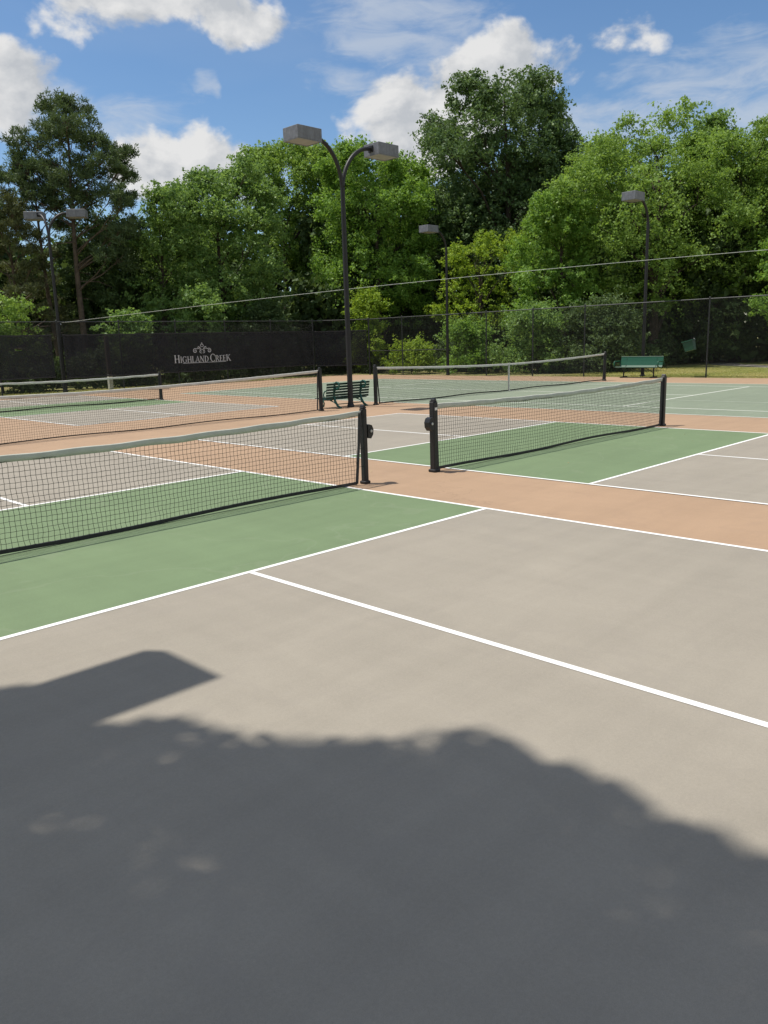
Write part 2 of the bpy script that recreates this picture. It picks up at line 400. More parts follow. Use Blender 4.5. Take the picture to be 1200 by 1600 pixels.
# ------------------------------------------------------------------ nets
def net(name, label, x0, x1, y, hp, hm, cell, rc, tape_h, tape_mat, seed, post_w=.075, winch=(), strap=False, gap=.07, bot=.035, low_gap=0.03, group=None, gapr=None, sag_end=0.0):
    """net along +X between posts at x0 and x1"""
    rng = random.Random(seed)
    T = thing(name, label, 'net', ((x0+x1)/2, y, 0), 0, group)
    hw = (x1-x0)/2
    top = lambda x: hm+(hp-hm)*(abs(x)/hw)**1.6
    gl, gr = gap, gap if gapr is None else gapr
    a = -hw+post_w/2+gl; b = hw-post_w/2-gr
    ph = [rng.uniform(0, 6.28) for _ in range(8)]
    wob = lambda x, z: (.010*math.sin(1.1*x+ph[0])+.006*math.sin(2.9*x+ph[1]+z*2))*(1-abs(z-.5))
    zlow = lambda x: low_gap+bot*.6+.012*math.sin(1.7*x+ph[2])+sag_end*max(0, (abs(x)/hw-.8))
    # posts
    for sx in (-1, 1):
        pm = MB().box((0, 0, hp/2+.015), (post_w, post_w, hp+.03), bev=.012)
        pm.box((0, 0, .02), (post_w*1.35, post_w*1.35, .04), bev=.008)
        po = pm.build('post', M_BLACK, T, loc=(sx*hw, 0, 0))
        cp = MB().box((0, 0, hp+.036), (post_w*.9, post_w*.9, .012), bev=.004)
        cp.tube([(0, -post_w*.36, hp+.05), (0, post_w*.36, hp+.05)], .022, 10)
        cp.build('pulley_cap', M_BLACK, po)
        for zz in (.25, .5, .8):
            MB().tube([(-sx*(post_w/2-.004), -.01, zz*hp), (-sx*(post_w/2+.018), -.01, zz*hp)], .006, 6).build('lacing_hook', M_BLACK, po)
        if sx in winch:
            wm = MB()
            outl = [(0, -.085), (.05, -.095), (.088, -.045), (.095, .02), (.07, .07), (.025, .085), (0, .08)]
            wm.extrude(outl, lambda u, v, q: (sx*(post_w/2+u), -.045+q, hp*.72+v), .09)
            wo = wm.build('winch_housing', M_BLACK, po)
            wk = MB().tube([(sx*(post_w/2+.045), -.045, hp*.72), (sx*(post_w/2+.045), -.062, hp*.72)], .018, 10)
            wk.build('winch_hub', M_STEEL, wo)
            st = MB().box((0, -post_w/2-.002, hp*.93), (post_w*.55, .004, .035)); st.build('sticker', M_STICK if sx < 0 and name == 'pickleball_net' else M_BLACK, po)
    # netting: every cord is a thin tube
    nx = int((b-a)/cell); X = np.linspace(a, b, nx+1)
    zrows = np.linspace(0, 1, int((hm-tape_h-.03)/cell)+1)
    sway = np.array([rng.gauss(0, 1) for _ in range(nx+40)])
    V = []; Q = []
    def pos(x, k, i):
        zt = top(x)-tape_h+.01; z0 = zlow(x)
        t = zrows[k]
        z = z0+(zt-z0)*t + .0020*math.sin(i*2.3+k*1.7+ph[3])
        # cords lean a little, and bunch up near the ground
        xx = x + (1-t)*.010*math.sin(x*1.3+ph[4]) + .0030*math.sin(k*2.1+i*.35+ph[5]) + (.012*(.25-t)*4*math.sin(i*.9) if t < .25 else 0)
        return (xx, wob(x, z)+.004*math.sin(k*1.3+i*.61), z)
    grid = np.array([[pos(x, k, i) for i, x in enumerate(X)] for k in range(len(zrows))])
    nk, ni = grid.shape[:2]
    def ribs(P, axis):
        # 3-sided tube along the last-but-one index
        offs = []
        for q in range(3):
            an = q*2*math.pi/3+.5
            offs.append((rc*math.cos(an), rc*math.sin(an)))
        n = P.shape[0]
        vs = np.zeros((n, 3, 3))
        for q, (o1, o2) in enumerate(offs):
            vs[:, q] = P
            if axis == 'z': vs[:, q, 0] += o1; vs[:, q, 1] += o2
            else: vs[:, q, 2] += o1; vs[:, q, 1] += o2
        base = sum(len(v) for v in V)
        V.append(vs.reshape(-1, 3))
        i = np.arange(n-1)
        for q in range(3):
            q2 = (q+1) % 3
            Q.append(np.stack([base+i*3+q, base+i*3+q2, base+(i+1)*3+q2, base+(i+1)*3+q], 1))
    for i in range(ni): ribs(grid[:, i], 'z')
    for k in range(nk): ribs(grid[k], 'x')
    fast_mesh('netting', np.concatenate(V), np.concatenate(Q), M_CORD, T, kind='stuff')
    # tape folded over the cable, slightly rumpled
    n = 90; tm = MB()
    for i in range(n+1):
        x = -hw+post_w/2+.01+(2*hw-post_w-.02)*i/n; zt = top(x)+.006*math.sin(x*9+ph[6])*(.6 if hp < 1 else .25)
        th = .007+.002*math.sin(x*13+ph[7]); zb = zt-tape_h+.004*math.sin(x*6)
        tm.v += [(x, -th*.55, zb), (x, -th, (zt+zb)/2), (x, -th*.8, zt-.006), (x, 0, zt+.004), (x, th*.8, zt-.006), (x, th, (zt+zb)/2), (x, th*.55, zb)]
    for i in range(n):
        for q in range(6): tm.f.append((i*7+q, (i+1)*7+q, (i+1)*7+q+1, i*7+q+1))
        tm.f.append((i*7+6, (i+1)*7+6, (i+1)*7, i*7))
    tm.build('top_tape', tape_mat, T, smooth=True)
    for sx in (-1, 1): MB().tube([(sx*hw, 0, hp+.005), (sx*(hw-post_w), 0, hp-.01)], .005, 6).build('cable', M_STEEL, T)
    # bottom band and side bands
    bm = MB(); n = 60
    for i in range(n+1):
        x = a+(b-a)*i/n; z = zlow(x); yy = wob(x, z); h = bot
        bm.v += [(x, yy-.009, z-h), (x, yy-.012, z), (x, yy+.012, z), (x, yy+.009, z-h)]
    for i in range(n):
        for q in range(4): bm.f.append((i*4+q, i*4+(q+1) % 4, (i+1)*4+(q+1) % 4, (i+1)*4+q))
    bm.f += [(0, 1, 2, 3), (n*4+3, n*4+2, n*4+1, n*4)]
    bm.build('bottom_band', M_BAND, T)
    for sx, e, gp in ((-1, a, gl), (1, b, gr)):
        zt = top(e)-.02; s_ = MB()
        s_.tube([(e+sx*gp*.75, wob(e, zt), zt), (e+sx*gp*.45, wob(e, .5), .55*zt), (e, wob(e, .1), .02)], [.02, .018, .02], 6); so_ = s_.build('side_band', M_BAND, T)
        for zz in (.25, .5, .8):
            lc = MB(); f_ = zz; xe = e+sx*gp*(.75*f_); lc.tube([(xe, 0, zz*hp*.97), (sx*(hw-post_w/2-.01), -.01, zz*hp)], .0025, 4)
            lc.build('lacing', M_CORD, T)
    if strap:
        sm = MB().box((0, -.016, hm/2), (.05, .006, hm+.01)).box((0, .016, hm/2), (.05, .006, hm+.01)).box((0, 0, hm+.012), (.05, .04, .006))
        sm.box((0, -.016, .012), (.08, .05, .024)); sm.build('centre_strap', M_TAPE2, T)
    return T

net('pickleball_net', 'nearest pickleball net, its right post with a winch, running out of frame left', -W-.305, .305, 0, .914, .864, .047, .0024, .064, M_TAPE, 1, winch=(1,), gap=.06, gapr=.11)
net('pickleball_net', 'pickleball net between two black posts across the right green kitchen', BX-.305, BX+BW+.305, BY, .914, .864, .047, .0024, .07, M_TAPE, 2, post_w=.09, winch=(-1,), gap=.03, group=None)
net('pickleball_net', 'farthest pickleball net, in front of the dark windscreens at the back left', 1.5, 8.02, 18.2, .9, .85, .047, .002, .065, M_TAPE2, 3, gap=.04)
net('tennis_net', 'long tennis net on the tan surface ending beside the slatted bench', -5.35, 7.49, 9.1, 1.07, .914, .046, .0024, .065, M_TAPE2, 4, post_w=.09, gap=.08, bot=.022, low_gap=.02)
net('tennis_net', 'tennis net with a white centre strap across the faded green court', 9.55, 22.28, 9.1, 1.06, .914, .046, .0024, .065, M_TAPE2, 5, post_w=.09, strap=True, gap=.10)

# ------------------------------------------------------------------ lamps
def lamp(label, loc, hgt, arms, fork, group='floodlights around the courts'):
    """arms: list of (direction deg, reach to head centre, head yaw deg); hgt = head centre height"""
    T = thing('lamp_post', label, 'lamp post', loc, 0, group)
    pm = MB().tube([(0, 0, 0), (0, 0, 2.5), (0, 0, fork)], [.075, .07, .06], 14)
    pm.build('pole', M_POLE, T, smooth=False)
    MB().tube([(0, 0, 0), (0, 0, .05), (0, 0, .10)], [.10, .10, .08], 14).build('base_collar', M_POLE, T)
    MB().box((0, -.074, .55), (.07, .012, .12)).build('hand_hole_cover', M_POLE, T)
    for ang, reach, hy in arms:
        a = math.radians(ang); dx, dy = math.cos(a), math.sin(a)
        R_ = reach-.40; path = []
        k = 12
        for i in range(k+1):
            t = i/k*math.pi/2
            path.append((dx*(R_*(1-math.cos(t))), dy*(R_*(1-math.cos(t))), fork-.12+(hgt-fork+.12)*math.sin(t)))
        path.append((dx*(reach-.36), dy*(reach-.36), hgt))
        path.append((dx*(reach-.25), dy*(reach-.25), hgt))
        MB().tube(path, [.052]*(len(path)), 12).build('arm', M_POLE, T, smooth=True)
        rot = Matrix.Rotation(math.radians(hy), 3, 'Z'); c = Vector((dx*reach, dy*reach, hgt))
        hm_ = MB().box(c, (.78, .58, .30), rot, bev=.008)
        ho = hm_.build('lamp_head', M_HEAD, T)
        rim = MB()
        for s in (-1, 1):
            rim.box(c+rot @ Vector((0, s*.275, -.157)), (.78, .03, .016), rot); rim.box(c+rot @ Vector((s*.375, 0, -.157)), (.03, .519, .016), rot)
        rim.build('door_frame', M_HEAD, ho)
        MB().box(c+rot @ Vector((0, 0, -.1535)), (.71, .51, .006), rot).build('lens', M_LENS, ho)
        bp = c-Vector((dx, dy, 0))*.41
        MB().box(bp, (.03, .16, .16), Matrix.Rotation(a, 3, 'Z')).build('mounting_plate', M_POLE, ho)
    return T
lamp('tall double floodlight standing beside the slatted bench between the two tennis nets', (8.68, 9.22, 0), 6.85, [(180, 1.29, 0), (0, 1.5, 0)], 5.75)
lamp('double floodlight behind the gap between the two dark windscreens', (8.95, 27.95, 0), 7.55, [(88, 1.25, -38), (345, 1.25, -38)], 6.6)
lamp('single floodlight rising behind the green metal bench', (25.42, 9.1, 0), 7.05, [(180, 1.3, 0)], 6.2)
lamp('single floodlight at the far corner fence, lower lamp left of the big dark tree', (25.42, 19.8, 0), 7.05, [(180, 1.3, 0)], 6.2)
lamp('double floodlight left of the near court, outside the view', (-8.12, -1.15, 0), 6.85, [(180, 1.4, 0), (0, 1.69, 0)], 5.75)

# ------------------------------------------------------------------ fences
def fence(label, P0, P1, posts, rails=(), thick_ends=True, step=.062):
    d = Vector((P1[0]-P0[0], P1[1]-P0[1], 0)); L = d.length; rz = math.atan2(d.y, d.x)
    T = thing('chain_link_fence', label, 'fence', (P0[0], P0[1], 0), rz)
    H = 3.05
    for i, s in enumerate(posts):
        r = .045 if thick_ends and (s < .01 or s > L-.01) else .030
        pm = MB().tube([(s, 0, -.03), (s, 0, H-.02)], r, 10)
        pm.tube([(s, 0, H-.02), (s, 0, H+.03), (s, 0, H+.05)], [r*1.2, r*1.2, r*.5], 10)
        pm.build('post', M_FPOST, T)
    MB().tube([(0, 0, H-.03), (L, 0, H-.03)], .021, 8).build('top_rail', M_STEEL_DULL, T)
    for a, b, z in rails: MB().tube([(a, 0, z), (b, 0, z)], .021, 8).build('middle_rail', M_STEEL_DULL, T)
    MB().tube([(0, .0, .04), (L, 0, .04)], .004, 5).build('tension_wire', M_FPOST, T)
    # chain link: crossing straight wires
    V = []; Q = []; hh = H-.08; r = .0024; base = 0
    for sg in (1, -1):
        for s in np.arange(-hh, L+hh, step):
            s0, s1 = s, s+sg*hh; z0, z1 = .05, .05+hh
            # clip to 0..L
            lo, hi = 0.0, 1.0
            if s1 != s0:
                t0, t1 = (0-s0)/(s1-s0), (L-s0)/(s1-s0)
                lo = max(lo, min(t0, t1)); hi = min(hi, max(t0, t1))
            if hi-lo < .01: continue
            A = (s0+(s1-s0)*lo, z0+(z1-z0)*lo); B = (s0+(s1-s0)*hi, z0+(z1-z0)*hi); off = sg*.003-.03
            k = max(1, int(math.hypot(B[0]-A[0], B[1]-A[1])/.34))      # short lengths, woven in and out
            for j in range(k+1):
                t = j/k
                for q in range(3):
                    an = q*2.0944; ox, oy = r*math.cos(an)*.707, r*math.sin(an)
                    V.append((A[0]+(B[0]-A[0])*t+ox*sg, off+oy+(.002 if j % 2 else -.002), A[1]+(B[1]-A[1])*t-ox))
            for j in range(k):
                for q in range(3):
                    q2 = (q+1) % 3; Q.append((base+3*j+q, base+3*j+3+q, base+3*j+3+q2, base+3*j+q2))
            base += 3*(k+1)
    fast_mesh('chain_link_mesh', np.array(V), np.array(Q), M_FENCE, T, kind='stuff')
    return T
M_STEEL_DULL = plain('worn_fence_rail', (.055, .058, .058), .5, .2, var=.3)
bx0 = -2.0
bposts = [0, 2.6, 5.4, 8.1, 11.0-.3, 13.56, 16.47, 19.31, 22.19, 25.1]
fence('black chain link fence along the back, hung with dark windscreens', (bx0, 27.6), (23.1, 27.6), bposts)
fence('short black chain link fence closing the far corner at an angle', (23.1, 27.6), (25.2, 25.3), [3.114], thick_ends=True)
fence('black chain link fence along the right, with grass behind it', (25.2, 25.3), (25.2, -2.0), [2.54, 8.14, 10.83, 13.53, 19.0, 21.6, 24.3, 27.3], rails=[(.05, 5.5, 1.30)], thick_ends=False)

def windscreen(label, P0, P1, z0, z1, seed, holes=()):
    d = Vector((P1[0]-P0[0], P1[1]-P0[1], 0)); L = d.length
    T = thing('windscreen', label, 'windscreen', (P0[0], P0[1], 0), math.atan2(d.y, d.x), 'dark windscreens on the back fence')
    rng = random.Random(seed); ph = [rng.uniform(0, 6) for _ in range(6)]
    nx = max(4, int(L/.16)); nz = 14
    def P(i, k):
        s = L*i/nx; z = z0+(z1-z0)*k/nz
        sag = .018*abs(math.sin(s*math.pi/.9))*(1 if k in (0, nz) else 0)*(1 if k == 0 else -1)
        return (s, -.068-.016*math.sin(s*2.2+ph[0])*math.sin(z*2+ph[1])-.010*math.sin(s*6.3+ph[2]+z*1.3)-.004*math.sin(s*15+z*4), z+sag)
    mb = MB(); mb.v = [P(i, k) for k in range(nz+1) for i in range(nx+1)]
    cut = set()
    for hx, hz in holes:
        a_, b_ = int(hx/L*nx), int((hz-z0)/(z1-z0)*nz); cut |= {(a_, b_), (a_+1, b_)}
    mb.f = [(k*(nx+1)+i, k*(nx+1)+i+1, (k+1)*(nx+1)+i+1, (k+1)*(nx+1)+i) for k in range(nz) for i in range(nx) if (i, k) not in cut]
    mb.build('mesh_cloth', M_SCREEN, T, smooth=True)
    for k in (0, nz):
        hem = MB()
        for i in range(0, nx):
            a, b = Vector(P(i, k)), Vector(P(i+1, k))
            hem.box((a+b)/2+Vector((0, -.004, 0)), ((b-a).length, .006, .05), Matrix.Rotation(-math.atan2(b.z-a.z, (b-a).xy.length), 3, 'Y'))
        hem.build('hem', M_BAND, T)
    if cut:
        i, k = min(cut)
        c = (Vector(P(i, k))+Vector(P(i+2, k+1)))/2; wx, wz = 2*L/nx, (z1-z0)/nz; fm = MB()
        for s in (-1, 1):
            fm.box(c+Vector((0, -.004, s*wz/2)), (wx+.04, .008, .02)); fm.box(c+Vector((s*wx/2, -.004, 0)), (.02, .008, wz-.02))
        fm.build('vent_binding', M_BAND, T)
    return T
SCZ = -.103
windscreen('dark windscreen left of the gap, with a small vent hole', (1.0, 27.58), (8.38, 27.58), .69, 2.47, 1, holes=[(5.92, 1.86)])
WS = windscreen('long dark windscreen printed with a crest and the words HIGHLAND CREEK', (8.86, 27.58), (23.02, 27.58), .62, 2.47, 2)
windscreen('short dark windscreen on the angled corner fence', (23.14, 27.54), (25.12, 25.38), .55, 2.44, 3)

# lettering: serif capitals built from strokes
def glyph(ch):
    """list of polygons in a cell of height 1; returns polys, advance"""
    T_, t_, s_ = .15, .06, .045
    P = []
    rc = lambda a, b, c, d: P.append([(a, b), (c, b), (c, d), (a, d)])
    def serif(x0, x1, y): rc(x0, y, x1, y+s_)
    def stem(x): rc(x, 0, x+T_, 1); rc(x-.07, 0, x-.001, s_); rc(x+T_+.001, 0, x+T_+.07, s_); rc(x-.07, 1-s_, x-.001, 1); rc(x+T_+.001, 1-s_, x+T_+.07, 1)
    def arc(cx, cy, rx, ry, a0, a1, wmax, wmin, n=14):
        pts = []
        for i in range(n+1):
            a = math.radians(a0+(a1-a0)*i/n); wd = wmin+(wmax-wmin)*abs(math.cos(a))
            pts.append((cx, cy, math.cos(a), math.sin(a), rx, ry, wd))
        for p, q in zip(pts, pts[1:]):
            o = lambda r: (r[0]+r[4]*r[2], r[1]+r[5]*r[3]); i_ = lambda r: (r[0]+(r[4]-r[6])*r[2], r[1]+(r[5]-r[6]*.8)*r[3])
            P.append([o(p), o(q), i_(q), i_(p)])
    if ch == 'H': stem(.1); stem(.66); rc(.251, .48, .659, .48+t_); return P, .98
    if ch == 'I': stem(.1); return P, .42
    if ch == 'L':
        stem(.1); rc(.321, 0, .66, s_+.01); P.append([(.6, s_+.01), (.66, s_+.01), (.69, .28), (.655, .28)]); return P, .76
    if ch == 'A':
        P.append([(.06, 0), (.13, 0), (.42, .93), (.39, 1.0)]); P.append([(.39, 1.0), (.45, 1.0), (.80, 0), (.63, 0)])
        rc(.23, .32, .60, .32+t_); serif(-.02, .059, 0); serif(.131, .2, 0); serif(.55, .629, 0); serif(.801, .87, 0); return P, .9
    if ch == 'N':
        rc(.12, 0, .18, .99); P.append([(.05, 1), (.24, 1), (.80, 0), (.66, 0)]); rc(.74, .02, .80, 1)
        serif(.03, .119, 0); serif(.181, .28, 0); serif(.64, .739, 1-s_); serif(.801, .9, 1-s_); return P, .98
    if ch == 'D': stem(.1); arc(.30, .5, .52, .5, -90, 90, .15, .06, 18); return P, .92
    if ch == 'C': arc(.48, .5, .45, .52, 45, 315, .15, .06, 22); rc(.76, .66, .80, .98); return P, .9
    if ch == 'G': arc(.48, .5, .45, .52, 45, 315, .15, .06, 22); rc(.68, .10, .82, .46); rc(.60, .461, .90, .50); rc(.76, .68, .80, .98); return P, 1.0
    if ch == 'R':
        stem(.1); arc(.32, .74, .36, .26, -90, 90, .14, .055, 14); P.append([(.36, .5), (.50, .5), (.86, .0), (.68, .0)]); serif(.861, .93, 0); return P, .92
    if ch == 'E':
        stem(.1); rc(.321, 0, .64, s_+.01); rc(.321, 1-s_-.01, .62, 1); rc(.251, .49, .5, .49+t_)
        P.append([(.585, .056), (.64, .056), (.67, .27), (.64, .27)]); P.append([(.58, .944), (.62, .944), (.62, .76), (.595, .76)]); rc(.50, .42, .535, .62); return P, .74
    if ch == 'K':
        stem(.1); P.append([(.251, .46), (.33, .52), (.74, 1), (.64, 1)]); P.append([(.34, .56), (.44, .64), (.90, 0), (.72, 0)])
        serif(.56, .639, 1-s_); serif(.741, .84, 1-s_); serif(.901, .97, 0); serif(.64, .719, 0); return P, 1.0
    return P, .5
def lettering():
    x = 0.0; polys = []
    for word, sizes in (('HIGHLAND', None), ('CREEK', None)):
        for i, ch in enumerate(word):
            s = 1.0 if i == 0 else .80
            if ch == 'K': s = .86
            P, adv = glyph(ch)
            polys += [[(x+u*s, v*s) for u, v in q] for q in P]; x += adv*s*.965
        x += .22
    x -= .25
    k = 3.26/x
    out = MB(); X0 = 14.20-8.86
    for q in polys: out.extrude([(u*k, v*k*1.06) for u, v in q], lambda u, v, t: (X0+u, SCZ-t, 1.06+v), .002)
    out.extrude([(.45, -.035), (3.0, -.03), (2.9, -.012), (.5, -.015)], lambda u, v, t: (X0+u, SCZ-t, 1.06+v), .002)
    out.build('lettering', M_PRINT, WS)
    # crest: crown bud over mirrored scrolls
    em = MB(); cx = 15.80-8.86; cz = 1.47
    def ribbon(pts, w0, w1):
        n = len(pts)
        for s in (-1, 1):
            L = []; Rr = []
            for i, (u, v) in enumerate(pts):
                a = pts[min(i+1, n-1)]; b = pts[max(i-1, 0)]; t = Vector((a[0]-b[0], a[1]-b[1])).normalized()
                w_ = (w0+(w1-w0)*math.sin(math.pi*i/(n-1)))/2
                L.append((u-t.y*w_, v+t.x*w_)); Rr.append((u+t.y*w_, v-t.x*w_))
            for i in range(n-1):
                q = [L[i], L[i+1], Rr[i+1], Rr[i]]
                em.extrude([(s*u, v) for u, v in q], lambda u, v, t: (cx+u, SCZ-t-.0005*(s+1), cz+v), .002)
    sp = [(.40+(.02+.115*(1-i/22))*math.cos(2.6-i*.42), .14+(.02+.10*(1-i/22))*math.sin(2.6-i*.42)) for i in range(23)]
    ribbon([(.05, .10), (.10, .19), (.18, .26), (.26, .24)]+sp[1:], .018, .035)                     # outer scroll
    ribbon([(.02, .04), (.07, .02), (.13, .05), (.15, .11), (.11, .15), (.06, .13), (.06, .09), (.09, .08)], .015, .03)   # inner curl
    ribbon([(.00, .18), (.07, .22), (.13, .30), (.20, .34), (.25, .30), (.22, .26)], .014, .034)     # leaf
    ribbon([(.0, .33), (.06, .34), (.085, .39), (.06, .44), (.0, .455)], .018, .03)                  # bud
    ribbon([(.0, .46), (.02, .48), (.02, .51), (.0, .53)], .012, .02)
    em.build('crest', M_PRINT, WS)
lettering()

# ------------------------------------------------------------------ benches
def metal_bench():
    T = thing('park_bench', 'green perforated metal bench against the right fence', 'bench', (24.55, 8.84, 0), -math.pi/2)
    # local: x along bench (length), front faces -y
    L = 1.86
    back = MB(); seat = MB()
    n = 9
    prof = [(-.26, .43), (-.24, .455), (-.10, .45), (.08, .43), (.16, .44), (.20, .50), (.25, .66), (.29, .82), (.305, .845)]
    def shell(pr, mb, th=.012):
        m_ = len(pr)
        for x in (-L/2, L/2):
            for y, z in pr: mb.v.append((x, y, z))
            for y, z in pr: mb.v.append((x, y+.004, z-th))
        q = 2*m_
        for i in range(m_-1):
            mb.f += [(i, i+1, q+i+1, q+i), (m_+i+1, m_+i, q+m_+i, q+m_+i+1), (i+1, i, m_+i, m_+i+1), (q+i, q+i+1, q+m_+i+1, q+m_+i)]
        mb.f += [(0, q, q+m_, m_), (m_-1, m_+m_-1, q+2*m_-1, q+m_-1)]
    shell(prof[:5], seat); shell(prof[4:], back)
    # shadowed perforation rows as raised dots
    so = seat.build('seat', M_BENCHG, T); bo = back.build('backrest', M_BENCHG, T)
    MB().tube([(-L/2, .30, .845), (L/2, .30, .845)], .016, 8).build('back_roll', M_BENCHG, bo)
    MB().tube([(-L/2, -.25, .437), (L/2, -.25, .437)], .018, 8).build('seat_roll', M_BENCHG, so)
    for s in (-1, 1):
        x = s*(L/2+.03)
        MB().tube([(x, .24, .50), (x, .24, .64), (x, .20, .665), (x, -.20, .665), (x, -.26, .64), (x, -.27, .50), (x, -.22, .44)], .030, 8).build('armrest', M_BENCHG, T, smooth=True)
        xl = s*.66
        MB().tube([(xl, 0, .44), (xl, 0, .03)], .028, 8).tube([(xl, -.28, .03), (xl, .30, .03)], .026, 8).build('leg', M_BLACK, T)
        MB().tube([(xl, 0, .20), (s*.28, 0, .42)], .014, 6).build('brace', M_BLACK, T)
        MB().tube([(xl, -.2, .435), (xl, .15, .43), (xl, .24, .55), (xl, .29, .78)], .016, 6).build('support_strap', M_BLACK, T)
    return T
metal_bench()

def slat_bench():
    T = thing('park_bench', 'dark green slatted bench with curled cast iron ends, seen from behind', 'bench', (8.72, 9.36, 0), 0)
    # back towards -y, seat towards +y
    L = 1.62
    for i in range(6):
        z = .285+i*.074; y = .02+(z-.27)*(-.16)
        MB().box((0, y, z), (L, .022, .054), Matrix.Rotation(.16, 3, 'X'), bev=.004).build('back_slat', M_SLAT, T)
    for i in range(6):
        MB().box((0, .10+i*.068, .235+.008*i), (L, .052, .02), bev=.004).build('seat_slat', M_SLAT, T)
    for s in (-1, 1):
        x = s*.50; fm = MB()
        arc = lambda c, r, a0, a1, n=10: [(x, c[0]+r*math.cos(math.radians(a0+(a1-a0)*i/n)), c[1]+r*math.sin(math.radians(a0+(a1-a0)*i/n))) for i in range(n+1)]
        # rear leg sweeping from the back scroll down to the splayed foot
        fm.tube([(x, -.02, .70), (x, -.01, .60), (x, .02, .45), (x, .03, .33), (x, -.01, .20), (x, -.10, .08), (x, -.20, .02), (x, -.25, .018)], [.028, .03, .032, .034, .034, .032, .032, .026], 8)
        # scroll behind the top rail
        fm.tube(arc((-.11, .62), .09, 65, 300, 12)+[(x, -.03, .50), (x, .02, .42)], .024, 8)
        # front leg
        fm.tube([(x, .02, .33), (x, .12, .225), (x, .32, .215), (x, .46, .25), (x, .50, .22), (x, .45, .12), (x, .47, .04), (x, .54, .018)], [.024, .022, .02, .02, .02, .02, .022, .02], 8)
        fm.tube([(x, -.08, .10), (x, .05, .17), (x, .20, .21)], .016, 6)
        fm.build('end_frame', M_IRON, T, smooth=True)
        # arm
        MB().tube([(x, -.10, .56), (x, .10, .50), (x, .30, .47), (x, .42, .44), (x, .46, .36), (x, .44, .25)], .018, 8).build('armrest', M_IRON, T, smooth=True)
    MB().tube([(-.50, -.06, .11), (.50, -.06, .11)], .012, 6).build('tie_rod', M_IRON, T)
    return T
slat_bench()

# small green bin hung askew on the right fence
def bin_():
    T = thing('litter_bin', 'small green bin hanging askew on the fence right of the bench', 'bin', (25.10, 6.92, 1.24), 0)
    rot = Matrix.Rotation(math.radians(-14), 3, 'X')
    b = MB(); o = []
    for z, k in ((-.19, .82), (.19, .95)):
        for y, x in ((-.22, -.28), (.22, -.28), (.22, 0), (-.22, 0)): o.append(rot @ Vector((x*k if x else 0, y*k, z)))
    b.add(o, [(3, 2, 1, 0), (0, 1, 5, 4), (1, 2, 6, 5), (2, 3, 7, 6), (3, 0, 4, 7)])
    b.build('body', M_BIN, T)
    r = MB()
    r.box(rot @ Vector((-.285, 0, .20)), (.02, .46, .035), rot); r.box(rot @ Vector((.0, 0, .20)), (.02, .46, .035), rot)
    for s in (-1, 1): r.box(rot @ Vector((-.142, s*.225, .20)), (.262, .02, .035), rot)
    r.build('rim', M_BIN, T)
    MB().box(rot @ Vector((-.142, 0, .16)), (.25, .42, .01), rot).build('lining', M_BLACK, T)
    MB().tube([rot @ Vector((0, -.1, .2)), Vector((.09, -.1, .30))], .006, 5).build('hook', M_STEEL, T)
bin_()

# timber post seen through the screen
T = thing('timber_post', 'brown timber post with white foot behind the long windscreen', 'post', (11.25, 28.3, 0))
MB().box((0, 0, 1.55), (.17, .17, 1.72), bev=.01).build('shaft', M_WOOD, T)
MB().box((0, 0, .32), (.19, .19, .70), bev=.01).build('painted_foot', M_WHITEP, T)

# overhead cable, from the left lamp across the courts to a pole outside the frame
T = thing('overhead_cable', 'pale cable strung across the view above the right fence', 'cable', (9.0, 27.8, 0))
pp = []
for i in range(41):
    s = -.0+1.0*i/40
    x, y = s*15.0, s*-35.8
    z = 2.98+1.72*s-.42*s*s-.22*4*s*(1-s)*.0+.18*math.sin(math.pi*s)
    pp.append((x, y, z))
MB().tube(pp, .0068, 6).build('wire', M_CABLE, T)
MB().tube([(0, 0, 2.90), (0, 0.1, 2.98)], .02, 6).build('clamp', M_STEEL, T)
T = thing('utility_pole', 'plain timber pole holding the cable, right of the view', 'pole', (24.0, -8.05, 0))
MB().tube([(0, 0, 0), (0, 0, 5.2)], [.13, .10], 12).build('shaft', M_WOOD, T)

# ------------------------------------------------------------------ vegetation
def unit(a): return a/np.maximum(np.linalg.norm(a, axis=-1, keepdims=True), 1e-9)
def leaf_quads(P, Nn, L, Wd, rng, tdir=None, bend=.15):
    n = len(P)
    rnd = rng.normal(size=(n, 3)) if tdir is None else tdir+rng.normal(size=(n, 3))*.45
    t = unit(rnd-np.sum(rnd*Nn, 1, keepdims=True)*Nn); b = np.cross(Nn, t)
    L = L[:, None]; Wd = Wd[:, None]
    V = np.empty((n, 4, 3))
    V[:, 0] = P-t*L*.5-Nn*L*bend*.5; V[:, 1] = P+b*Wd*.5+t*L*.08; V[:, 2] = P+t*L*.5-Nn*L*bend*.5; V[:, 3] = P-b*Wd*.5+t*L*.08
    return V.reshape(-1, 3), np.arange(n*4, dtype=np.int32).reshape(-1, 4)

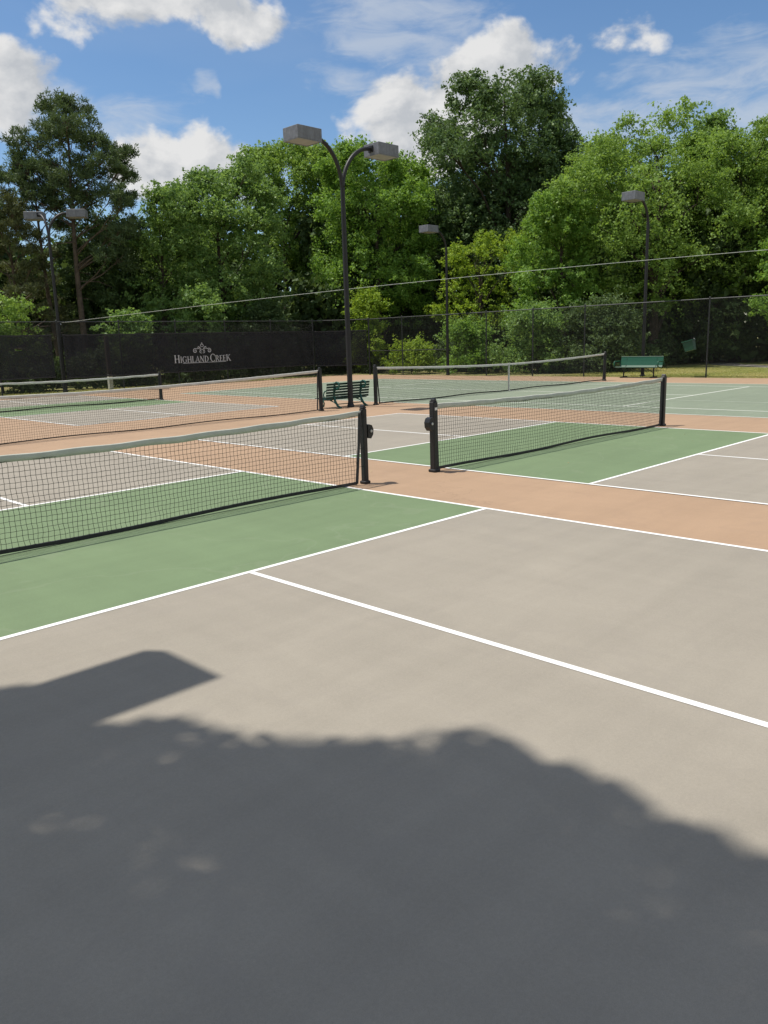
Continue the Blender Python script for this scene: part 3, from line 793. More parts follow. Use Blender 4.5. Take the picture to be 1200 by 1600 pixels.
PROF = {
    'dome': lambda t: np.sqrt(np.clip(1-(t*1.0)**2.2, 0, 1))*np.clip(.55+t*1.4, 0, 1),
    'oval': lambda t: np.sqrt(np.clip(1-((t-.45)/.56)**2, 0, 1)),
    'egg': lambda t: np.sqrt(np.clip(1-((t-.36)/.66)**2, 0, 1)),
    'column': lambda t: np.clip(np.sqrt(np.clip(1-t**4, 0, 1)), 0, 1)*(.8+.2*np.sin(t*9)),
}
LOB_PINE = [(-0.05,0.05,13.91,0.83),(0.43,-0.43,14.04,0.83),(-0.58,0.58,13.16,0.93),(0.58,-0.58,12.96,1.0),(-0.16,0.16,12.52,1.34),(-1.23,1.24,12.41,0.83),(-1.79,1.79,11.49,0.74),(-1.09,1.09,11.31,1.01),(1.12,-1.12,12.32,0.74),(1.45,-1.45,11.99,0.5),(2.03,-2.03,11.81,0.6),(1.7,-1.7,11.13,0.74),(0.92,-0.92,11.23,1.01),(0.07,-0.07,10.95,1.18),(-0.7,0.7,10.34,1.01),(-1.87,1.87,10.55,0.61),(2.13,-2.13,10.8,0.34),(0.95,-0.95,9.96,1.01),(1.87,-1.88,9.54,0.88),(2.38,-2.38,9.2,0.54),(0.18,-0.18,9.35,1.02),(-1.22,1.23,9.73,0.85),(2.0,-2.01,7.92,0.96),(1.26,-1.26,7.63,0.96),(1.55,-1.55,6.63,0.76)]
LOB_MAPLE1 = [(0.58,-0.58,10.21,0.49),(0.12,-0.12,9.73,0.53),(1.0,-1.0,9.69,0.57),(0.51,-0.51,9.04,0.89),(-0.06,0.06,8.73,0.64),(1.19,-1.19,8.68,0.71),(0.37,-0.38,7.69,1.07),(-0.29,0.29,7.21,0.79),(0.97,-0.97,6.98,0.9),(0.26,-0.26,5.81,1.08),(-0.31,0.31,4.78,0.91),(0.83,-0.84,4.74,0.91),(0.18,-0.18,3.71,0.91)]
LOB_MAPLE2 = [(-0.14,0.14,11.06,0.66),(0.39,-0.39,11.38,0.74),(1.05,-1.05,11.53,0.74),(1.56,-1.56,11.16,0.66),(-0.57,0.57,10.38,0.81),(0.2,-0.2,10.17,1.11),(1.25,-1.25,10.13,1.11),(1.9,-1.9,10.1,0.74),(-0.53,0.53,8.79,1.19),(0.52,-0.52,8.57,1.31),(1.71,-1.71,8.7,1.04),(-1.0,1.0,7.39,1.05),(0.04,-0.04,6.98,1.31),(1.36,-1.37,6.93,1.32),(-0.71,0.71,5.38,1.14),(0.48,-0.48,5.15,1.33),(1.83,-1.84,5.46,0.95),(-0.26,0.26,3.71,1.14),(0.95,-0.95,3.66,1.14)]
LOB_FEATHER = [(-0.9,0.91,13.93,0.64),(-0.14,0.14,14.1,0.77),(0.62,-0.62,14.27,0.86),(1.38,-1.38,14.24,0.86),(1.97,-1.97,13.81,0.6),(-0.5,0.5,12.7,1.08),(0.56,-0.56,12.66,1.29),(1.63,-1.63,12.62,0.95),(0.04,-0.04,11.05,1.3),(1.1,-1.1,10.6,1.22),(1.88,-1.88,10.98,0.65),(0.11,-0.11,8.99,1.31),(1.18,-1.18,8.53,1.09),(0.19,-0.19,6.89,1.32),(1.07,-1.08,5.58,1.33)]
LOB_VINE = [(-1.8,1.8,12.31,0.63),(-1.08,1.09,12.65,0.59),(-0.38,0.38,12.81,0.59),(0.46,-0.46,12.78,0.63),(1.29,-1.3,12.56,0.71),(1.85,-1.85,11.98,0.6),(-1.54,1.55,11.37,0.88),(-0.55,0.55,11.52,1.11),(0.57,-0.57,11.47,1.19),(1.55,-1.55,11.05,1.0),(-1.87,1.87,9.87,0.88),(-0.88,0.88,9.83,1.4),(0.39,-0.4,9.78,1.52),(1.67,-1.67,9.54,1.0),(-1.64,1.64,8.14,1.13),(-0.36,0.36,7.7,1.54),(1.06,-1.07,7.64,1.42),(1.92,-1.93,7.8,0.81),(-1.97,1.98,6.41,0.89),(-0.84,0.84,5.97,1.43),(0.59,-0.59,5.52,1.55),(1.75,-1.76,5.86,1.02),(-1.46,1.46,4.42,1.15),(-0.02,0.02,3.76,1.32),(1.43,-1.44,3.9,1.15)]
LOB_OAK = [(-1.87,1.87,17.86,1.01),(-2.17,2.18,16.04,1.44),(-2.95,2.96,15.88,0.93),(-3.04,3.04,13.51,1.62),(-2.76,2.77,10.68,1.98),(-1.53,1.53,13.45,1.88),(-0.68,0.68,15.59,1.44),(-0.92,0.92,17.36,0.76),(0.62,-0.63,17.68,1.17),(1.6,-1.6,18.03,1.17),(2.41,-2.41,17.22,0.92),(1.41,-1.41,15.71,1.78),(2.67,-2.68,14.79,0.93),(2.82,-2.82,13.08,1.28),(0.28,-0.28,13.38,2.13),(1.8,-1.8,11.91,1.97),(-0.32,0.32,9.96,2.42),(-2.32,2.33,8.19,2.26),(1.82,-1.82,9.47,2.17),(3.17,-3.18,11.25,0.69),(-3.73,3.73,11.53,0.69),(-0.32,0.32,6.85,2.19),(1.53,-1.53,6.78,1.97)]
LOB_ELM1 = [(-1.92,1.92,11.9,0.69),(-1.19,1.19,12.19,0.76),(-0.46,0.46,12.26,0.76),(0.29,-0.29,11.81,0.76),(-2.64,2.65,11.12,0.87),(-1.66,1.66,11.08,1.12),(-0.55,0.55,11.03,1.22),(0.57,-0.57,10.82,1.12),(1.33,-1.33,10.3,0.87),(-3.24,3.25,9.83,0.77),(-2.25,2.25,9.62,1.12),(-1.0,1.0,9.41,1.34),(0.37,-0.37,9.18,1.34),(1.62,-1.63,8.97,0.99),(-3.97,3.98,8.86,0.7),(-3.09,3.1,8.33,0.99),(-1.84,1.84,7.94,1.24),(-0.46,0.46,7.71,1.42),(0.93,-0.93,7.49,1.35),(2.05,-2.05,7.61,0.89),(-3.7,3.71,6.83,0.89),(-2.44,2.44,6.44,1.14),(-1.04,1.04,6.04,1.25),(0.48,-0.48,5.81,1.36),(1.86,-1.87,5.92,1.0),(-1.9,1.9,4.7,0.9),(-0.11,0.11,4.28,1.08),(1.42,-1.42,4.22,1.01)]
LOB_ELM2 = [(-2.13,2.14,12.17,0.54),(-1.47,1.48,11.64,0.65),(-0.71,0.71,11.77,0.72),(-0.09,0.09,12.26,0.58),(0.55,-0.56,12.06,0.65),(1.21,-1.21,11.7,0.65),(-1.16,1.16,10.26,1.02),(-0.14,0.15,10.56,1.09),(0.75,-0.75,10.7,0.91),(1.55,-1.55,10.15,0.91),(-0.83,0.83,8.52,1.18),(0.32,-0.32,8.82,1.28),(1.51,-1.51,8.43,1.18),(-1.02,1.02,6.78,1.11),(0.28,-0.28,6.9,1.29),(-0.42,0.42,4.97,1.12),(0.9,-0.9,4.92,1.12),(1.77,-1.77,5.95,1.19)]
LOB_BRIGHT = [(-0.3,0.3,8.85,0.54),(-0.78,0.78,8.35,0.51),(0.3,-0.3,8.31,0.54),(-0.89,0.89,7.49,0.68),(-0.17,0.17,7.46,0.89),(0.68,-0.68,7.26,0.61),(-1.24,1.25,6.36,0.82),(-0.39,0.4,6.16,1.03),(0.58,-0.58,6.12,0.75),(-1.24,1.24,5.04,0.9),(-0.26,0.26,4.67,1.04),(0.48,-0.48,4.64,0.76),(-0.98,0.98,3.53,0.83),(0.0,-0.0,3.32,0.9),(-1.59,1.59,2.71,0.7)]
LOB_YOUNG = [(-1.19,1.19,6.46,0.41),(-0.66,0.66,6.61,0.48),(0.13,-0.13,7.29,0.44),(-0.13,0.14,6.31,0.63),(0.65,-0.66,6.91,0.56),(1.31,-1.31,7.07,0.56),(-0.8,0.8,5.44,0.75),(0.26,-0.26,5.22,0.82),(1.18,-1.18,5.72,0.82),(-1.2,1.21,4.37,0.68),(-0.28,0.28,3.97,0.83),(0.79,-0.79,4.11,0.94),(-1.61,1.62,3.3,0.53),(-0.68,0.69,2.71,0.76),(0.38,-0.39,2.66,0.83)]
OAK_FILL = [(-1.5, 1.5, 15.0, 2.0), (0, 0, 13.5, 2.4), (1.4, -1.4, 14.6, 2.2), (-1.0, 1.0, 11.0, 2.4), (1.6, -1.6, 11.0, 2.3), (0, 0, 8.5, 2.6), (-2.4, 2.4, 8.0, 2.2), (2.4, -2.4, 8.0, 2.2), (0, 0, 17.0, 1.6)]
def crown(rng, H, z0, R, prof, nl, lr, nc, nk, L, rc, flat=.7, up=.45, droop=0.0, clump_var=.6, lobes=None, depth=1.6):
    """lobes > clumps > leaves; returns leaf points, normals, sizes, v and the lobe centres"""
    t = rng.uniform(0, 1, nl)**.85; t = np.sort(t)
    an = np.arange(nl)*2.39996+rng.uniform(-.5, .5, nl)
    rad = R*PROF[prof](t)*np.sqrt(rng.uniform(.12, 1, nl))
    lrad = R*lr*rng.uniform(.6, 1.25, nl)
    rad = np.maximum(rad-lrad*.55, 0)
    cz = z0+(H-z0)*t; cz = np.minimum(cz, H-lrad*.75)
    LC = np.stack([rad*np.cos(an), rad*np.sin(an), cz], 1)
    LC[:, :2] += rng.normal(size=(nl, 2))*R*.05
    if lobes is not None:       # lobes measured for this tree, each doubled in depth
        A = np.array(lobes); A = np.concatenate([A, A[rng.permutation(len(A))]]); nl = len(A)
        LC = A[:, :3].copy(); lrad = A[:, 3]*rng.uniform(.95, 1.18, nl)
        dj = rng.normal(size=nl)*depth; dj[nl//2:] += depth*.9; dj[:nl//2] -= depth*.4
        LC[:, 0] += dj*.707; LC[:, 1] += dj*.707
        an = np.arctan2(LC[:, 1], LC[:, 0])
    # clumps on lobe surfaces
    # every lobe carries a few flattened boughs, with dark gaps left between them
    nbg = 7; per = max(2, nc//nbg)
    bd = unit(rng.normal(size=(nl, nbg, 3))+np.stack([np.cos(an), np.sin(an), np.full(nl, .5)], 1)[:, None]*.5)
    bc = LC[:, None]+bd*(lrad[:, None, None]*rng.uniform(.45, 1.02, (nl, nbg, 1)))
    br = lrad[:, None, None, None]*rng.uniform(.26, .46, (nl, nbg, 1, 1))
    o_ = rng.normal(size=(nl, nbg, per, 3))*np.array([1, 1, .42])
    rr_ = np.sum(o_[..., :2]**2, -1)
    o_[..., 2] -= (.10+.25*droop)*rr_
    CC = (bc[:, :, None]+o_*br*.85).reshape(-1, 3)
    CD = unit(bd[:, :, None]*.6+unit(o_)*.6).reshape(-1, 3)
    m_ = len(CC)
    crad = rc*rng.uniform(.5, 1.4, m_)
    cv = np.clip(rng.normal(.5, .36, m_), 0, 1)
    # each clump is a spray of leaves along a twig, thinning to its tip
    ax = unit(CD*.7+np.array([0, 0, .25-droop*.5])+rng.normal(size=(m_, 3))*.55)
    t_ = rng.uniform(-.25, 1, (m_, nk, 1))
    perp = rng.normal(size=(m_, nk, 3))*np.array([1, 1, flat])
    P = CC[:, None]+(ax[:, None]*t_*1.35+perp*.36*(1.15-.7*np.clip(t_, 0, 1)))*crad[:, None, None]
    P[..., 2] -= (droop*.9*np.clip(t_, 0, 1)**2*crad[:, None, None])[..., 0]
    Nn = unit(CD[:, None]*.28+np.array([0, 0, up])+rng.normal(size=P.shape)*.62)
    n = m_*nk
    v = np.clip(cv[:, None]*clump_var+rng.uniform(0, 1, (m_, nk))*(1-clump_var), 0, 1)
    return P.reshape(n, 3), Nn.reshape(n, 3), L*rng.uniform(.55, 1.35, n), v.reshape(n), LC, lrad

def wood(mb, rng, H, trunk_r, LC, z0, nlimb, lean=(0, 0), top=.86):
    k = 9; P = []; Rr = []
    ph = rng.uniform(0, 6, 2)
    for i in range(k+1):
        t = i/k
        P.append((lean[0]*t+.018*H*math.sin(t*5+ph[0])*t, lean[1]*t+.018*H*math.sin(t*4+ph[1])*t, -.1+(H*top+.1)*t)); Rr.append(trunk_r*(1.25 if i == 0 else 1)*(1-t*.86))
    mb.tube(P, Rr, 9)
    idx = rng.permutation(len(LC))[:nlimb]
    for j in idx:
        e = Vector(LC[j]); zt = max(z0*.6, e.z-(e.xy.length)*rng.uniform(.6, 1.1)-.4); f = min(max(zt/(H*top), .12), .95)
        i = f*k; a = int(i); fr = i-a
        s = Vector(P[a]).lerp(Vector(P[min(a+1, k)]), fr); r = trunk_r*(1-f*.86)*.5
        md = s.lerp(e, .5)+Vector((rng.normal()*.12, rng.normal()*.12, .12*(e-s).length))
        q = s.lerp(md, .5)+Vector((0, 0, .03*(e-s).length))
        mb.tube([s, q, md, e], [r, r*.8, r*.6, r*.2], 6)
        for _ in range(3):
            d = Vector((rng.normal(), rng.normal(), abs(rng.normal())*.6)).normalized()*rng.uniform(.5, 1.1)
            mb.tube([md.lerp(e, .5), md.lerp(e, .8)+d*.5, e+d], [r*.35, r*.25, r*.1], 5)

def tree(name, label, cat, loc, seed, mat, H, z0, R, prof, nl, lr, nc, nk, L, rc, trunk_r=.2, nlimb=14, lean=(0, 0), wl=.62, bark=None, group=None, **kw):
    rng = np.random.default_rng(seed)
    T = thing(name, label, cat, loc, 0, group)
    P, Nn, Ls, v, LC, lrad = crown(rng, H, z0, R, prof, nl, lr, nc, nk, L, rc, **kw)
    P = P+np.array([lean[0], lean[1], 0])*(P[:, 2:3]/H); LC = LC+np.array([lean[0], lean[1], 0])*(LC[:, 2:3]/H)
    ok = P[:, 2] > .05
    V, Q = leaf_quads(P[ok], Nn[ok], Ls[ok], Ls[ok]*wl, rng)
    fast_mesh('crown', V, Q, mat, T, np.repeat(v[ok], 4))
    mb = MB(); wood(mb, rng, H, trunk_r, LC, z0, nlimb, lean); mb.build('trunk' if name != 'shrub' else 'stems', bark or M_BARK, T)
    return T

def pine(label, loc, seed, H, z0, R, trunk_r, lean, mat, ntuft=52, dead=8, nb=46, lobes=None, dep=1.0):
    rng = np.random.default_rng(seed)
    T = thing('pine_tree', label, 'tree', loc, 0)
    mb = MB(); k = 12; P = []; Rr = []
    for i in range(k+1):
        t = i/k; P.append(Vector((lean[0]*t+.12*math.sin(t*4+seed), lean[1]*t+.1*math.sin(t*5), -.1+H*.97*t))); Rr.append(trunk_r*(1-t*.85))
    mb.tube(P, Rr, 10)
    at = lambda f: P[min(int(f*k), k-1)].lerp(P[min(int(f*k), k-1)+1], f*k-int(f*k)) if f < 1 else P[k]
    TP = []; TD = []
    if lobes is None:
        lobes = []
        for b in range(nb):
            t = (b+rng.uniform(0, 1))/nb; shape = math.sqrt(max(0, 1-((t-.30)/.74)**2))
            an = b*2.4+rng.uniform(-.5, .5); q = R*shape*rng.uniform(.45, .95)
            s = at(min((z0+(H-z0)*t)/H, .99))
            lobes.append((s.x+q*math.cos(an), s.y+q*math.sin(an), s.z+.25*q*t, rng.uniform(.45, .8)))
    else:
        lobes = list(lobes)+[lobes[i] for i in rng.permutation(len(lobes))]
    for j, (lx, ly, lz, lr) in enumerate(lobes):
        dj = rng.normal()*dep
        e = Vector((lx+dj*.707, ly+dj*.707, lz)); hor = math.hypot(e.x, e.y)
        f = min(max((e.z-hor*.45-.3)/H, .2), .96); s = at(f)
        r = trunk_r*(1-f*.85)*.34+.012; md = s.lerp(e, .55)+Vector((0, 0, -.06*hor))
        mb.tube([s, s.lerp(md, .5)+Vector((0, 0, .02*hor)), md, e], [r, r*.75, r*.5, r*.2], 6)
        ns = max(5, int(lr*9))
        for _ in range(ns):                      # twigs with flat pads of tufts
            d = Vector((rng.normal(), rng.normal(), rng.normal()*.6+.1)).normalized()*lr*rng.uniform(.45, 1.0)
            tip = e+d
            mb.tube([md.lerp(e, rng.uniform(.5, 1)), e+d*.5, tip], [r*.3+.006, .012, .006], 4, caps=False)
            for _ in range(ntuft//ns+3):
                o = Vector((rng.normal(), rng.normal(), rng.normal()*.5))*lr*.24
                TP.append(tuple(tip+o)); TD.append(tuple((d.normalized()*.4+Vector((0, 0, .6))).normalized()))
    for _ in range(dead):
        f = rng.uniform(.22, z0/H); an = rng.uniform(0, 6.28); s = at(f); ln = rng.uniform(.6, 1.9)
        mb.tube([s, s+Vector((math.cos(an), math.sin(an), -.05))*ln*.6, s+Vector((math.cos(an), math.sin(an), -.2))*ln], [.03, .02, .006], 5)
    TP = np.array(TP); TD = np.array(TD); m_ = len(TP); nn = 15
    dd = unit(TD[:, None]*.55+rng.normal(size=(m_, nn, 3))*.62)
    L = .21*rng.uniform(.75, 1.2, (m_, nn))
    PP = TP[:, None]+dd*L[..., None]*.5+rng.normal(size=(m_, nn, 3))*.05
    nv = unit(np.cross(dd, rng.normal(size=dd.shape)))
    V, Q = leaf_quads(PP.reshape(-1, 3), nv.reshape(-1, 3), L.ravel(), np.full(m_*nn, .045), rng, dd.reshape(-1, 3)*6, bend=.03)
    v = np.repeat(np.clip(rng.uniform(0, 1, m_)[:, None]*.6+rng.uniform(0, .4, (m_, nn)), 0, 1).ravel(), 4)
    fast_mesh('crown', V, Q, mat, T, v); mb.build('trunk', M_PBARK, T)
    return T

# --- left: pines and a shrub
pine('tallest dark pine at the far left, its rounded crown standing above the other trees', (13.9, 35.9, 0), 3, 15.0, 8.2, 3.9, .20, (.15, .05), L_PINE, lobes=LOB_PINE)
pine('thinner pine with a bare trunk just left of the tallest pine', (13.0, 37.6, 0), 8, 12.0, 8.6, 2.2, .17, (-.2, .1), L_PINE, ntuft=34, nb=20)
pine('low dull brownish pine at the left edge behind the double floodlight', (10.9, 37.4, 0), 12, 9.8, 2.2, 3.0, .15, (0, 0), L_DRY, ntuft=44)
tree('broadleaf_tree', 'dark green tree cut off by the left edge behind the dull pine', 'tree', (10.9, 45.0, 0), 21, L_DARK, 12.6, 1.5, 4.0, 'egg', 40, .34, 30, 30, .2, .48)
tree('shrub', 'yellowish green bush at the left edge above the windscreen', 'bush', (7.6, 31.6, 0), 22, L_ELM, 4.4, .3, 2.3, 'dome', 26, .34, 24, 30, .12, .32, trunk_r=.06)
tree('broadleaf_tree', 'shaded dark tree right of the pine trunks', 'tree', (17.0, 38.0, 0), 23, L_DARK, 9.4, .8, 3.2, 'egg', 40, .33, 30, 30, .17, .42)
# --- middle left
tree('broadleaf_tree', 'slim mid green tree with a pointed top next to the tall pine', 'tree', (18.0, 34.6, 0), 31, L_MAPLE, 11.0, .6, 2.3, 'egg', 46, .36, 40, 26, .16, .34, lobes=LOB_MAPLE1, depth=.9)
tree('broadleaf_tree', 'bushy bright tree above the printed crest, with a rounded leafy top', 'tree', (21.7, 34.0, 0), 32, L_MAPLE, 12.1, .6, 3.5, 'egg', 70, .30, 54, 28, .165, .38, trunk_r=.22, lobes=LOB_MAPLE2, depth=1.2)
tree('broadleaf_tree', 'tall feathery green tree left of the tall double floodlight', 'tree', (29.5, 37.8, 0), 33, L_ELM, 15.0, 1.0, 3.9, 'egg', 64, .27, 62, 28, .17, .40, trunk_r=.25, flat=.9, lobes=LOB_FEATHER, depth=1.2)
tree('broadleaf_tree', 'slender tree between the feathery tree and the vine covered tree', 'tree', (33.0, 36.5, 0), 34, L_MAPLE, 14.6, 1.0, 2.6, 'egg', 44, .34, 30, 30, .18, .40)
# --- vine tree behind the tall lamp
tree('broadleaf_tree', 'lush vine covered tree right behind the tall double floodlight', 'tree', (30.9, 30.2, 0), 35, L_VINE, 13.4, .6, 4.0, 'oval', 84, .27, 62, 28, .16, .38, trunk_r=.25, flat=.8, up=.35, lobes=LOB_VINE, depth=1.2)
# --- big dark oak
tree('oak_tree', 'tallest dark broadleaf tree rising above the wood, right of the tall floodlight', 'tree', (40.0, 26.8, 0), 36, L_OAK, 20.0, 3.0, 5.3, 'egg', 90, .26, 58, 28, .20, .50, trunk_r=.34, nlimb=34, clump_var=.3, lobes=[(a, b, c*.965, d) for a, b, c, d in LOB_OAK+OAK_FILL], depth=1.7)
tree('oak_tree', 'lower dark tree filling in under the right flank of the tallest dark tree', 'tree', (40.5, 22.4, 0), 37, L_OAK, 11.0, 1.0, 3.4, 'egg', 46, .33, 30, 30, .18, .42)
# --- bright trees in front of the oak
tree('broadleaf_tree', 'bright green tree in front of the tallest dark tree, right of its centre', 'tree', (32.2, 17.3, 0), 38, L_VINE, 9.0, .4, 2.7, 'dome', 52, .32, 42, 27, .145, .30, lobes=LOB_BRIGHT, depth=.9)
tree('broadleaf_tree', 'low yellow green tree spreading over the fence below the tallest dark tree', 'tree', (32.0, 22.8, 0), 39, L_YOUNG, 7.0, .4, 2.5, 'dome', 40, .30, 26, 24, .14, .30, lobes=LOB_YOUNG, depth=.9, flat=.45)
# --- elms on the right
tree('elm_tree', 'broad domed light green tree behind the right floodlight', 'tree', (37.4, 14.6, 0), 41, L_ELM, 13.0, 1.5, 5.3, 'dome', 120, .21, 60, 28, .145, .46, trunk_r=.32, nlimb=22, flat=.55, droop=.45, lobes=LOB_ELM1, depth=1.8)
tree('elm_tree', 'light green drooping tree right of the broad domed one', 'tree', (42.6, 12.0, 0), 42, L_ELM, 13.6, 1.0, 4.3, 'dome', 90, .24, 66, 28, .15, .44, trunk_r=.3, flat=.55, droop=.45, lobes=LOB_ELM2, depth=1.5)
tree('elm_tree', 'light green tree cut off by the right edge of the picture', 'tree', (42.6, 6.4, 0), 43, L_ELM, 12.6, 2.0, 4.2, 'dome', 70, .25, 28, 27, .15, .44, trunk_r=.3, flat=.55, droop=.45)
tree('broadleaf_tree', 'treetop poking up behind the light green trees at the right', 'tree', (48.6, 16.6, 0), 44, L_MAPLE, 15.4, 6, 2.0, 'oval', 26, .36, 26, 28, .19, .44)
tree('broadleaf_tree', 'young bright green tree low behind the fence at the right edge', 'tree', (35.2, 6.2, 0), 45, L_VINE, 6.6, 2.2, 1.9, 'oval', 30, .32, 24, 28, .14, .30)
tree('broadleaf_tree', 'shaded tree behind the hanging green bin', 'tree', (41.5, 13.0, 0), 46, L_DARK, 8.0, .4, 3.4, 'dome', 44, .32, 28, 30, .15, .38)
# --- bushes along the fence
tree('shrub', 'small yellow green sapling spilling over the fence right of the tall floodlight', 'bush', (26.9, 27.0, 0), 51, L_YOUNG, 4.6, .4, 1.25, 'column', 26, .36, 12, 26, .14, .30, trunk_r=.04)
tree('shrub', 'low bright bush at the foot of the corner fence', 'bush', (26.8, 23.6, 0), 52, L_YOUNG, 1.7, .2, 1.7, 'column', 22, .28, 14, 22, .14, .32, trunk_r=.03)
tree('shrub', 'rounded bright bush right of the slim fence floodlight', 'bush', (27.4, 20.2, 0), 53, L_VINE, 2.6, .2, 1.7, 'column', 24, .30, 14, 26, .14, .32, trunk_r=.03)
tree('shrub', 'dark leafy bush behind the right half of the tennis net', 'bush', (28.4, 16.4, 0), 54, L_MAPLE, 3.2, .2, 2.3, 'column', 30, .30, 21, 26, .14, .36, trunk_r=.04)
tree('shrub', 'leafy bush behind the fence left of the green metal bench', 'bush', (29.8, 13.4, 0), 55, L_DARK, 3.4, .2, 2.4, 'column', 30, .30, 21, 26, .14, .36, trunk_r=.04)
tree('shrub', 'mid green bush showing over the windscreen under the crest tree', 'bush', (17.9, 30.6, 0), 56, L_MAPLE, 4.8, .3, 1.9, 'dome', 30, .34, 18, 36, .15, .34, trunk_r=.05)
tree('shrub', 'dim green bush behind the middle of the long windscreen', 'bush', (13.4, 30.2, 0), 57, L_MAPLE, 3.5, .3, 1.5, 'dome', 24, .34, 16, 34, .14, .32, trunk_r=.05)
tree('shrub', 'dim leafy bush left of the tall floodlight above the windscreen', 'bush', (22.4, 30.6, 0), 58, L_DARK, 4.0, .3, 2.0, 'dome', 28, .34, 18, 36, .15, .34, trunk_r=.05)

# --- the wood behind, one dark mass, and the undergrowth along the fence
def woodland():
    rng = np.random.default_rng(77)
    spots = [(4, 47, 9), (9, 50, 11), (14, 48, 9.5), (18.5, 46, 9), (22, 43, 9.5), (26, 44, 11), (30, 42, 11), (34, 41, 11), (37, 38, 11), (40, 34, 11), (44, 31, 12), (47, 27, 12), (48, 22, 12), (48, 18, 11.5), (50, 13, 11), (51, 8, 11), (50, 2, 10),
             (16, 41, 6), (20, 39.5, 6), (25, 38, 7), (29, 33.5, 6), (35, 32, 8), (37, 30, 8), (36, 24, 6), (42, 18, 7), (36, 19, 6), (12, 42, 7), (6, 42, 7), (45, 10, 7), (44, 4.5, 7), (33.5, 33.5, 11.5), (36.5, 34.5, 12), (31.5, 34.5, 10.5), (41, 17.5, 10), (42, 14.5, 10.5), (46, 14, 11), (45.5, 8.5, 10.5), (25, 40.5, 10), (44.5, 29, 14), (42, 31.5, 14), (46, 25.5, 13.5), (38.5, 33, 12), (43, 24, 11)]
    Ps, Ns, Ls, vs = [], [], [], []
    for x, y, h in spots:
        P, Nn, L, v, _, _ = crown(rng, h*rng.uniform(.92, 1.05), .1, 3.6, 'column', 34, .40, 14, 10, .50, .66)
        Ps.append(P+np.array([x, y, 0])); Ns.append(Nn); Ls.append(L); vs.append(v)
    P = np.concatenate(Ps); N_ = np.concatenate(Ns); L = np.concatenate(Ls); v = np.concatenate(vs); ok = P[:, 2] > 0
    V, Q = leaf_quads(P[ok], N_[ok], L[ok], L[ok]*.65, rng)
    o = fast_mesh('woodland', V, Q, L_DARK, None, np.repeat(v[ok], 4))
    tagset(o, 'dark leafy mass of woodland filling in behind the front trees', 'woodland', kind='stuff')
    # undergrowth
    Ps, Ns, Ls, vs = [], [], [], []
    line = [(0+i*1.6, 30.4) for i in range(16)]+[(26.0+i*.9, 29.5-i*1.0) for i in range(3)]+[(29.5+.3*(i % 2), 24-i*1.6) for i in range(8)]+[(30.0+i*1.7, 13.4+.15*i) for i in range(9)]
    for x, y in line:
        P, Nn, L, v, _, _ = crown(rng, rng.uniform(.8, 1.9), .05, 1.15, 'dome', 11, .42, 7, 18, .15, .28)
        Ps.append(P+np.array([x+rng.normal()*.3, y+rng.normal()*.3, -.03])); Ns.append(Nn); Ls.append(L); vs.append(v)
    P = np.concatenate(Ps); N_ = np.concatenate(Ns); L = np.concatenate(Ls); v = np.concatenate(vs); ok = P[:, 2] > -.02
    V, Q = leaf_quads(P[ok], N_[ok], L[ok], L[ok]*.65, rng)
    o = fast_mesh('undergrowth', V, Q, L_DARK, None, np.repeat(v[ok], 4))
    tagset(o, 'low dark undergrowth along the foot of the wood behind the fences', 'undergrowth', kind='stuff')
woodland()

def grass():
    rng = np.random.default_rng(5); n = 44000
    a = int(n*.75)
    X = np.concatenate([25.15+rng.uniform(0, 1, a)**1.3*9, rng.uniform(-1, 23.2, n-a)])
    Y = np.concatenate([rng.uniform(-1, 13.5, a), 27.1+rng.uniform(0, 1, n-a)**1.3*2.4])
    P = np.stack([X, Y, np.full(n, -.03)], 1)
    h = rng.uniform(.035, .10, n); P[:, 2] += h*.5
    tdir = np.stack([rng.normal(size=n)*1.3, rng.normal(size=n)*1.3, np.ones(n)*.8], 1)
    nv = unit(np.array([0, 0, 1.0])+rng.normal(size=(n, 3))*.5); nv = unit(nv-np.sum(nv*unit(tdir), 1, keepdims=True)*unit(tdir))
    V, Q = leaf_quads(P, nv, h, np.full(n, .016), rng, tdir*8, bend=.1)
    patch = .5+.5*np.sin(X*.9+np.sin(Y*.7)*1.5)*np.sin(Y*.8+1)
    v = np.clip(patch*.6+rng.uniform(0, .4, n), 0, 1)
    o = fast_mesh('grass', V, Q, L_GRASS, None, np.repeat(v, 4))
    tagset(o, 'short patchy grass beyond the fences', 'grass', kind='stuff')
grass()

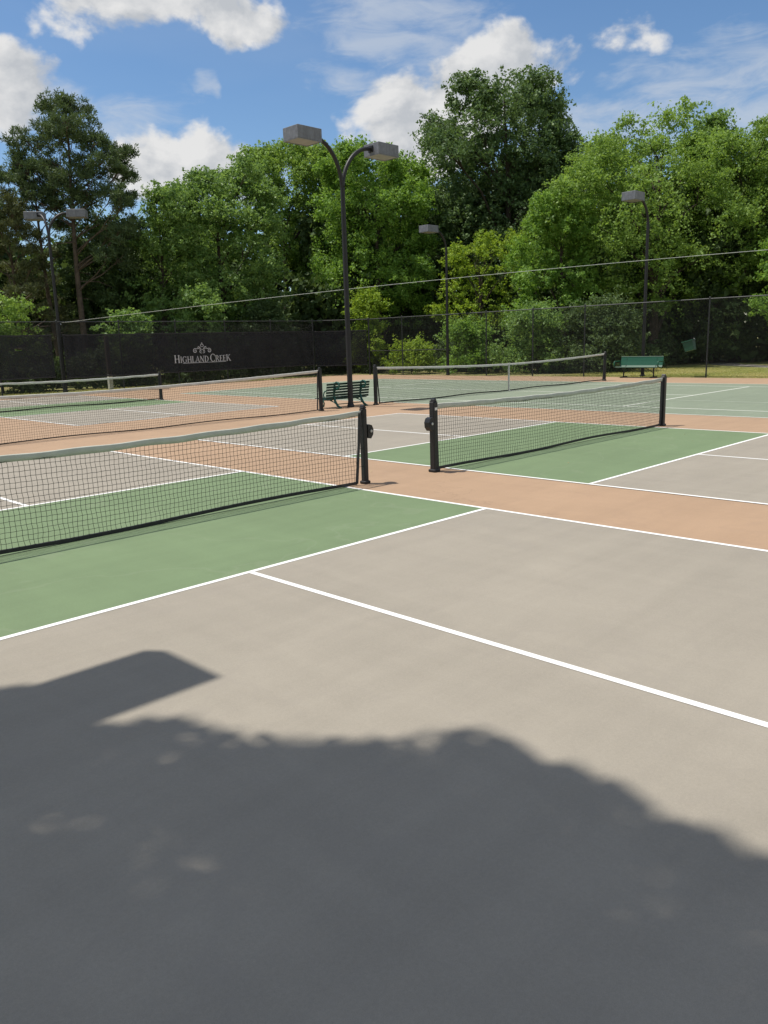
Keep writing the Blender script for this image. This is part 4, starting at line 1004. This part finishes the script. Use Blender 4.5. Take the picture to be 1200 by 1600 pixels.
# --- shade tree left of and above the camera: only its shadow falls into the picture
def shade_tree():
    rng = np.random.default_rng(11)
    T = thing('broadleaf_tree', 'tree overhanging the near court from the left, seen only by its shadow', 'tree', (-10.6, -2.6, 0))
    edge = [(-9.5, -1.6), (-6.2, -2.4), (-5.3, -2.9), (-5.12, -2.9), (-5.14, -3.25), (-5.02, -3.82), (-4.80, -3.93), (-4.75, -4.12), (-4.62, -4.36), (-4.45, -4.68), (-4.2, -4.9), (-3.97, -5.05), (-3.93, -5.3), (-3.95, -5.55),
            (-3.92, -5.75), (-3.97, -6.0), (-4.02, -6.35), (-4.2, -7.2), (-5.0, -9.0), (-7.5, -10), (-10, -8), (-11, -4)]
    E_ = np.array(edge)
    def inside(p):
        x, y = p; c = False; j = len(E_)-1
        for i in range(len(E_)):
            if (E_[i, 1] > y) != (E_[j, 1] > y) and x < (E_[j, 0]-E_[i, 0])*(y-E_[i, 1])/(E_[j, 1]-E_[i, 1])+E_[i, 0]: c = not c
            j = i
        return c
    seg = np.roll(E_, -1, 0)-E_
    def dist(p):
        t = np.clip(np.sum((p-E_)*seg, 1)/np.sum(seg*seg, 1), 0, 1); return np.min(np.linalg.norm(E_+seg*t[:, None]-p, axis=1))
    sh = np.array([-sd.x/sd.z, -sd.y/sd.z])
    CC = []; cr = []
    while len(CC) < 4500:
        p = rng.uniform((-11, -10), (-3.8, -1.6))
        if not inside(p): continue
        d = dist(p); r = rng.uniform(.14, .40)
        if d < r*.82:
            r = d/.82
            if r < .09: continue
        z = rng.uniform(8.2, 14.5)
        # a few holes let the sun through
        if any(math.hypot(p[0]-hx, p[1]-hy) < r+hr for hx, hy, hr in ((-4.93, -4.22, -.07), (-5.50, -4.98, -.10), (-5.55, -4.30, -.10))): continue
        CC.append((p[0]-sh[0]*z, p[1]-sh[1]*z, z)); cr.append(r)
    CC = np.array(CC); cr = np.array(cr); nk = 20
    off = unit(rng.normal(size=(len(CC), nk, 3)))*rng.uniform(.2, 1, (len(CC), nk, 1))**.5; off[..., 2] *= .6
    P = (CC[:, None]+off*cr[:, None, None]).reshape(-1, 3); n = len(P)
    Nn = unit(np.array([0, 0, .8])+rng.normal(size=(n, 3))*.6)
    L = rng.uniform(.085, .16, n)
    V, Q = leaf_quads(P-np.array([-10.6, -2.6, 0]), Nn, L, L*.7, rng)
    fast_mesh('crown', V, Q, L_MAPLE, T, np.repeat(rng.uniform(0, 1, n), 4))
    mb = MB(); DD = np.array([dist(np.array([c[0]+sh[0]*c[2], c[1]+sh[1]*c[2]])) for c in CC]); LC = CC[(DD > 1.15)]; LC = LC[rng.permutation(len(LC))[:26]]-np.array([-10.6, -2.6, 0])
    wood(mb, rng, 13.5, .30, LC, 6.0, 26); mb.build('trunk', M_BARK, T)
shade_tree()

def fallen_leaves():
    rng = np.random.default_rng(9)
    pts = [(6.2, -1.6), (7.0, -1.1), (5.2, -2.7), (8.4, -.6), (3.1, -1.2), (1.0, .6), (9.6, 1.0)]
    edge = [(24.9-abs(rng.normal())*.5, rng.uniform(0, 24)) for _ in range(60)]+[(rng.uniform(3, 22), 26.6-abs(rng.normal())*.5) for _ in range(60)]
    P = np.array([(x, y, .014) for x, y in pts+edge]); n = len(P)
    nv = unit(np.array([0, 0, 1.0])+rng.normal(size=(n, 3))*.18)
    L = rng.uniform(.025, .06, n)
    V, Q = leaf_quads(P, nv, L, L*.6, rng, bend=.2)
    o = fast_mesh('fallen_leaves', V, Q, L_DRYLEAF, None, np.repeat(rng.uniform(0, 1, n), 4))
    tagset(o, 'scattered dry leaves on the courts and along the fences', 'leaves', kind='stuff')
L_DRYLEAF = leaf_mat('dry_leaf', (.20, .13, .06), (.45, .38, .22), .2, .7)
fallen_leaves()
